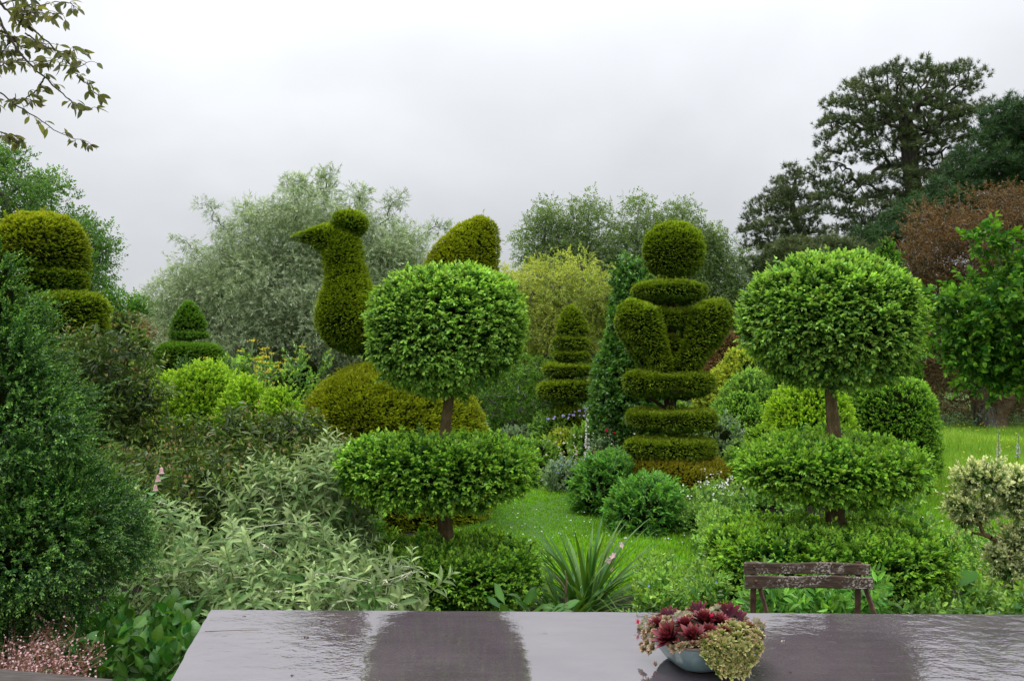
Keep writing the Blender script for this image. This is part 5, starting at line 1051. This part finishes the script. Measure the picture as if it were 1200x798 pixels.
M['glazerim'] = solidmat('brown_glaze_rim', [(.3, (.06, .04, .03)), (.7, (.17, .13, .10))], 30, .3, .2, 40, spec=.6, bdist=.002)
M['debris'] = solidmat('leaf_debris', [(.3, (.05, .03, .02)), (.7, (.16, .10, .07))], 90, .8, .5)
ZT = .75; TILT = math.tan(R(1.9))
ztab = lambda y: ZT+(y-3.3)*TILT
def on_table(px, py, z=ZT):      # where the sight line through a pixel meets the table top
    d = W(px, py, 1.0)-EYE; k = (z-3.3*TILT-CAMZ)/(d[2]-TILT*d[1]); return EYE+d*k      # the old table leans a little towards the house
A0, A1, A2 = on_table(247, 714), on_table(200, 798), on_table(1200, 720)
dirL = unit(A1-A0); dirB = unit(A2-A0); B0 = A0; B1 = A0+dirB*3.9; C0 = A0+dirL*1.75; C1 = B1+np.array([.1, -1.75, -1.75*TILT])
tb = thing('slate_table', 'large dark slate-topped table, wet and mirroring the sky', 'table', ((A0+C1)/2)*[1, 1, 0])
nx, ny = 60, 34; V = []; g = np.random.default_rng(3)
for j in range(ny+1):
    for i in range(nx+1):
        u, v_ = i/nx, j/ny; V.append((B0*(1-u)+B1*u)*(1-v_)+(C0*(1-u)+C1*u)*v_)
V = np.array(V); k = len(V)
ed = np.zeros(k, bool); idx = np.arange(k); ii, jj = idx % (nx+1), idx//(nx+1); ed = (ii == 0) | (ii == nx) | (jj == 0) | (jj == ny)
V[ed] += g.normal(size=(ed.sum(), 3))*[.0015, .0015, 0]
q = lambda i, j: j*(nx+1)+i
F = np.array([[q(i, j), q(i, j+1), q(i+1, j+1), q(i+1, j)] for j in range(ny) for i in range(nx)])
Vb = V-[0, 0, .035]; rim = [q(i, 0) for i in range(nx+1)]+[q(nx, j) for j in range(1, ny+1)]+[q(i, ny) for i in range(nx-1, -1, -1)]+[q(0, j) for j in range(ny-1, 0, -1)]
side = np.array([[rim[a], rim[(a+1) % len(rim)], rim[(a+1) % len(rim)]+k, rim[a]+k] for a in range(len(rim))])
mb = MB(); mb.add(np.concatenate([V, Vb]), [F, F[:, ::-1]+k, side]); top = mb.build('table_top', 'slate', tb)
crk = [on_table(x, y) for x, y in ((240, 739.5), (255, 739), (275, 738.4), (290, 738.2), (306, 737.6))]
mb = MB(); V, F = tube(spline(crk, 20)+RNG.normal(size=(20, 3))*[.001, .001, 0], np.linspace(.0022, .0008, 20), 6); zz = ztab(V[:, 1]); V[:, 2] = zz+(V[:, 2]-zz)*.25+.0004; mb.add(V, F, 0); mb.build('crack', 'debris', tb)
for (fx, fy) in ((.12, .2), (.88, .2), (.12, .85), (.88, .85)):
    p = (B0*(1-fx)+B1*fx)*(1-fy)+(C0*(1-fx)+C1*fx)*fy; mb = MB(); V, F = box((p[0], p[1], (p[2]-.040)/2), (.09, .09, p[2]-.040)); mb.add(V, F); bevel(mb.build('leg', 'oldwood', tb), .006)
mb = MB(); pa, pb = [((B0*(1-fx)+B1*fx)*.5+(C0*(1-fx)+C1*fx)*.5) for fx in (.1, .9)]; V, F = beam(pa-[0, 0, .075], pb-[0, 0, .075], .06, .07); mb.add(V, F); bevel(mb.build('under_rail', 'oldwood', tb), .005)
# bits of debris on the table
for i, (x, y, s_, lb_) in enumerate(((357, 747, .011, 'dark crumb of moss on the left part of the table'), (343, 791, .006, 'tiny brown bud scale near the front left of the table'), (286, 722, .005, 'tiny speck near the back left table corner'), (917, 751, .006, 'pale petal lying right of the planted bowl'), (926, 788, .006, 'small brown crumb in front right of the bowl'), (378, 727, .006, 'small crumb by the first dark reflection'))):
    p = on_table(x, y); mb = MB(); n = 7; place(mb, leaf6(1, .6, .5, .3), np.repeat(p[None], n, 0)+RNG.normal(size=(n, 3))*[s_*.4, s_*.4, 0]+[0, 0, s_*.25], frames(unit(RNG.normal(size=(n, 3))*[1, 1, .35])), s_*RNG.uniform(.5, 1, n)); tag(mb.build('fallen_crumb', 'debris' if i != 3 else 'cream'), lb_, 'debris', 'bits fallen on the table')

# bowl: square with rounded corners, flaring, standing corner-wise
bc = on_table(828, 779); bc[1] += .02
bw = thing('glazed_bowl', 'blue-green glazed square bowl full of houseleeks on the table', 'bowl', bc)
def sq(r, z, seg=48, n=3.6, rot=R(14)):
    th = np.linspace(0, 2*PI, seg, endpoint=False); c_, s_ = np.cos(th), np.sin(th); k = (np.abs(c_)**n+np.abs(s_)**n)**(-1/n)*r; x, y = k*c_*1.06, k*s_
    return np.stack([bc[0]+x*math.cos(rot)-y*math.sin(rot), bc[1]+x*math.sin(rot)+y*math.cos(rot), np.full(seg, bc[2]+z)], 1)
def loft(rings, close=True):
    k = len(rings[0]); V = np.concatenate(rings); j = np.arange(k); F = [np.stack([a*k+j, a*k+(j+1) % k, (a+1)*k+(j+1) % k, (a+1)*k+j], 1) for a in range(len(rings)-1)]; F = [np.concatenate(F)]
    if close: m = len(V); V = np.concatenate([V, rings[0].mean(0)[None], rings[-1].mean(0)[None]]); F += [np.stack([(j+1) % k, j, np.full(k, m)], 1), np.stack([(len(rings)-1)*k+j, (len(rings)-1)*k+(j+1) % k, np.full(k, m+1)], 1)]
    return V, F
mb = MB(); V, F = loft([sq(.082, .004), sq(.095, .006), sq(.108, .016), sq(.122, .035), sq(.134, .058), sq(.142, .078), sq(.145, .084)], False); mb.add(V, F, 0, 0, True)
V, F = loft([sq(.082, .004), sq(.0821, .0041)]); mb.add(V, F); mb.build('bowl_body', 'glaze', bw)
mb = MB(); V, F = loft([sq(.145, .084), sq(.149, .086), sq(.150, .091), sq(.146, .095), sq(.137, .094), sq(.134, .088), sq(.130, .070)], False); mb.add(V, F, 0, 0, True); mb.build('rim', 'glazerim', bw)
mb = MB(); V, F = loft([sq(.078, .0), sq(.080, .0), sq(.082, .004)]); mb.add(V, F); mb.build('foot', 'glazerim', bw)
mb = MB(); rings = [sq(.134*(1-k/8), .088+.040*(1-(1-k/8)**2)) for k in range(8)]; V, F = loft(rings, True); mb.add(V, F); tag(mb.build('compost', ms), 'dark compost filling the glazed bowl', None, None, 'stuff')
def rosette(n, L_, Wd, el0, el1, seed, t0=0, t1=1, fold=.45, k=3):
    g = np.random.default_rng(seed); it = []
    for i in range(n):
        u = (i+.5)/n; a = i*2.39996; e_ = el0+(el1-el0)*u; s_ = 1-.62*u
        d = np.array([math.cos(a)*math.cos(e_), math.sin(a)*math.cos(e_), math.sin(e_)]); yv = d; xv = unit(np.cross(yv, [0, 0, 1.])); zv = np.cross(xv, yv)
        lf_ = leafN(L_, Wd, k, fold, -.12, t=0, base=.85, peak=.45); V, F, tt_ = lf_; y = V[:, 1]/L_; th = .16*Wd; Vb_ = V.copy(); Vb_[:, 2] -= th*(1.2-y); m = len(V)
        V2 = np.concatenate([V, Vb_]); F2 = [np.concatenate([F[0], F[0][:, ::-1]+m])]; tt2 = t0+(t1-t0)*np.clip(np.concatenate([y, y])**2.2, 0, 1)
        it.append(xf((V2, F2, tt2), np.stack([xv, yv, zv]), d*.05*L_*(1-u)+np.array([0, 0, .25*L_*u]), s_*g.uniform(.92, 1.08)))
    return join_tpl(it)
RED = [rosette(34, .045, .017, .25, 1.35, i, 0, .9, k=4) for i in range(3)]; GRN = [rosette(20, .015, .008, .2, 1.3, 10+i) for i in range(3)]; PAL = [rosette(22, .013, .008, .1, 1.3, 20+i) for i in range(2)]
me_cache = {}
def rset(tpl, key, pos, nrm, s_, mat, label, group, name):
    if key not in me_cache:
        mb = MB(); mb.add(tpl[0], tpl[1], 0, tpl[2]); o = mb.build(name, mat); me_cache[key] = o.data
    else: o = bpy.data.objects.new(name, me_cache[key]); COL.objects.link(o)
    o.location = tuple(pos); z = unit(np.array(nrm, float)); o.rotation_euler = Vector(z).to_track_quat('Z', 'Y').to_euler(); o.scale = (s_,)*3
    return tag(o, label, 'houseleek', group)
def heap(x, y):
    th = -R(14); dx, dy = x-bc[0], y-bc[1]; u, v_ = dx*math.cos(th)-dy*math.sin(th), dx*math.sin(th)+dy*math.cos(th); r = (abs(u/1.06)**3.6+abs(v_)**3.6)**(1/3.6)
    return bc[2]+(.094+.045*(1-(r/.15)**2) if r < .152 else .097-(r-.152)*3.2)
def on_heap(px, py, lift=0.):
    d = W(px, py, 1.0)-EYE; Yk = 2.35
    while Yk < 3.1:
        p = EYE+d*Yk
        if p[2] < heap(p[0], p[1])+lift: break
        Yk += .003
    e_ = .01; n_ = unit(np.array([-(heap(p[0]+e_, p[1])-heap(p[0]-e_, p[1]))/(2*e_), -(heap(p[0], p[1]+e_)-heap(p[0], p[1]-e_))/(2*e_), 1.0])+np.array([0, -.15, .35])); p[2] = max(p[2], ztab(p[1])+.008); return p, n_
for i, (x, y, s_, lb_) in enumerate(((784, 722, .80, 'dark red houseleek at the back left of the bowl'), (853, 721, 1.0, 'dark red houseleek at the back right, open flat'), (826, 728, 1.0, 'dark red houseleek in the very middle of the bowl'),
      (786, 748, 1.15, 'big dark red houseleek over the front left rim'), (812, 747, .95, 'dark red houseleek second from the left at the front'), (876, 735, .65, 'dark red houseleek at the right rim'), (803, 733, .8, 'dark red houseleek between back left and middle'), (848, 740, .55, 'small red houseleek among the green ones'), (830, 740, .7, 'dark red houseleek just left of the green cascade'), (770, 732, .7, 'dark red houseleek at the far left behind the pale ones'), (818, 716, .75, 'dark red houseleek at the back, between the two back ones'), (842, 730, .85, 'dark red houseleek right of the middle one'), (866, 724, .7, 'dark red houseleek beside the flat open one'))):
    p, n_ = on_heap(x, y); rset(RED[i % 3], ('r', i % 3), p-n_*.006, n_+RNG.normal(size=3)*.15, s_*1.25, 'redleaf', lb_, 'large dark red houseleeks', 'red_houseleek')
def rfill(reg, n, gap, T3, key, mat, label, group, name, smin, smax):
    pts = []; tries = 0
    while len(pts) < n and tries < 20000:
        tries += 1; cx, cy, rx, ry = reg[g.integers(0, len(reg))]; a = g.random()*6.28; r_ = g.random()**.5; x, y = cx+math.cos(a)*r_*rx, cy+math.sin(a)*r_*ry
        if any((x-b[0])**2+(y-b[1])**2 < gap for b in pts): continue
        pts.append((x, y))
    for x, y in pts:
        p, n_ = on_heap(x, y); kk = int(g.integers(0, len(T3))); rset(T3[kk], (key, kk), p, n_+g.normal(size=3)*.3, g.uniform(smin, smax), mat, label, group, name)
g = np.random.default_rng(77)
rfill([(850, 755, 26, 14), (860, 770, 26, 14), (842, 768, 16, 14), (873, 752, 18, 18), (866, 742, 24, 8), (856, 784, 18, 8)], 95, 30, GRN, 'g', 'greensucc', 'small green red-tipped houseleek in the cascade over the front right rim', 'small green houseleeks of the cascade', 'green_houseleek', 1.15, 1.9)
rfill([(762, 738, 12, 12), (760, 752, 9, 12), (800, 722, 22, 6), (886, 742, 10, 12), (768, 728, 14, 8), (872, 731, 18, 6), (832, 748, 18, 8), (800, 757, 20, 3), (840, 716, 20, 4)], 80, 24, PAL, 'p', 'palesucc', 'small pale grey-green houseleek around the rim between the red ones', 'small pale houseleeks of the bowl', 'pale_houseleek', 1.0, 1.7)
for i, (x, y, lb_) in enumerate(((748, 733, 'red bud of a houseleek at the left rim'), (833, 728, 'bright red upright bud in the middle of the bowl'), (768, 783, 'fallen pinkish offset beside the bowl on the left'))):
    p = on_heap(x, y, .01)[0] if i < 2 else on_table(x, y); mb = MB(); n = 12; place(mb, leafN(.02, .008, 2, .5, -.2, t=.8), np.repeat(p[None], n, 0)+[0, 0, .006], frames(unit(RNG.normal(size=(n, 3))*.5+[0, 0, 1.])), RNG.uniform(.6, 1, n)); tag(mb.build('houseleek_bud', 'palesucc' if i == 2 else 'red'), lb_, 'bud')

# folding chair on the far side of the table
Yc = 3.62; ch = thing('folding_garden_chair', 'old folding chair with two lichen-spotted wooden back slats and iron frame', 'chair', W(948, 900, Yc)*[1, 1, 0])
def slat(x0, x1, y0, y1, dy, name='back_slat'):
    a, b_ = W(x0, (y0+y1)/2, Yc+dy), W(x1, (y0+y1)/2+1.0, Yc+dy); h = (y1-y0)*S(Yc+dy); n = 14; rings = []
    for i in range(n+1):
        u = i/n; c_ = a+(b_-a)*u; hh = h/2*(1+.04*snoise(np.array([[c_[0]*3, dy, 0]]), 6, 5)[0]); e_ = .002*np.cos(u*9); bw_ = .009; c_ = c_ + [0, .016*math.sin(PI*u), 0]
        rings.append(np.array([c_+[0, -bw_, -hh+.003], c_+[0, -bw_, hh-.003+e_], c_+[0, -bw_+.004, hh+e_], c_+[0, bw_-.004, hh+e_], c_+[0, bw_, hh-.003], c_+[0, bw_, -hh+.003], c_+[0, bw_-.004, -hh], c_+[0, -bw_+.004, -hh]]))
    mb = MB(); V, F = loft(rings); mb.add(V, F); return mb.build(name, 'oldslat', ch)
slats = [slat(872, 1019, 659.5, 672.5, .02), slat(873, 1022, 675, 689, -.01)]
for (x, y) in ((884, 664), (1009, 665), (886, 681), (1011, 682)):
    mb = MB(); V, F = revolve((0, 0, 0), [(.0001, .005), (.005, .004), (.0075, 0), (.0075, -.002)], 12); A = np.array([[1, 0, 0], [0, 0, 1], [0, -1, 0.]]); mb.add(V@A+W(x, y, Yc-.017-(.0 if y > 670 else -.032)), F, 0, 0, True); mb.build('bolt_head', 'rust', slats[y > 670])
for sx in (-1, 1):
    xa = W(948+sx*62, 680, Yc)[0]; mb = MB(); V, F = beam((xa, Yc+.035, .855), (xa+.0, Yc+.06, .45), .024, .006, (0, 1, 0)); mb.add(V, F)
    V, F = beam((xa, Yc+.06, .45), (xa, Yc-.28, .0), .006, .024); mb.add(V, F); bevel(mb.build('back_upright', 'rust', ch), .0015)
    mb = MB(); xo = xa+.012; V, F = beam((xo+.0, Yc+.03, .79), (xo+.045, Yc-.14, .50), .007, .026); mb.add(V, F); V, F = beam((xo+.045, Yc-.14, .50), (xo+.01, Yc+.22, .0), .007, .024); mb.add(V, F); bevel(mb.build('front_leg', 'rust', ch), .0015)
for k in range(5):
    mb = MB(); yy = Yc-.05-.07*k; V, F = box((W(948, 680, Yc)[0], yy, .455), (.46, .05, .018)); mb.add(V, F); bevel(mb.build('seat_slat', 'oldslat', ch), .003)

# weathered bench: top board of its backrest shows at the lower left corner
bn = thing('weathered_bench', 'dark weathered wooden bench, its top board showing at lower left', 'bench', (-1.5, 2.45, 0))
zb = .80
def onb(px, py): d = W(px, py, 1.0)-EYE; k = (zb-CAMZ)/d[2]; return EYE+d*k
a, b_ = onb(-140, 770), onb(134, 795); dr = unit(b_-a); nr = np.array([dr[1], -dr[0], 0]); a = b_-dr*1.35
def board(name, p0, p1, w_, h_): 
    mb = MB(); V, F = beam(p0, p1, w_, h_); mb.add(V, F); return bevel(mb.build(name, 'oldwood', bn), .005, 3)
off = nr*.05
board('top_rail', a+off-[0, 0, .0175], b_+off-[0, 0, .0175], .10, .035)
for k in (0, 1, 2): board('back_slat', a+off-[0, 0, .12+.11*k]+dr*.1, b_+off-[0, 0, .12+.11*k]-dr*.1, .02, .08)
for k in range(4): board('seat_slat', a+nr*(.12+.1*k)-[0, 0, .37]+dr*.02, b_+nr*(.12+.1*k)-[0, 0, .37]-dr*.02, .08, .025)
for e_ in (a+dr*.06, b_-dr*.06):
    p = e_+off; board('leg', p*[1, 1, 0], p*[1, 1, 0]+[0, 0, zb-.036], .05, .05); p = e_+nr*.46; board('leg', p*[1, 1, 0], p*[1, 1, 0]+[0, 0, .415], .05, .05)
# a seat far back at the right edge
fb = thing('far_garden_bench', 'small dark wooden garden bench in the long grass at the right edge', 'bench', W(1226, 540, 17)*[1, 1, 0])
c_ = W(1226, 540, 17)*[1, 1, 0]
for k, z in enumerate((.42, .58, .72, .84)):
    mb = MB(); V, F = box(c_+[.3, 0 if k else -.25, z], (1.2, .03 if k else .45, .07 if k else .04)); mb.add(V, F); bevel(mb.build('seat' if k == 0 else 'back_slat', 'oldwood', fb), .004)
for dx in (-.28, .88):
    mb = MB(); V, F = box(c_+[dx, .03, .45], (.06, .06, .9)); mb.add(V, F); bevel(mb.build('leg', 'rust', fb), .004); mb = MB(); V, F = box(c_+[dx, -.45, .21], (.06, .06, .42)); mb.add(V, F); bevel(mb.build('leg', 'rust', fb), .004)
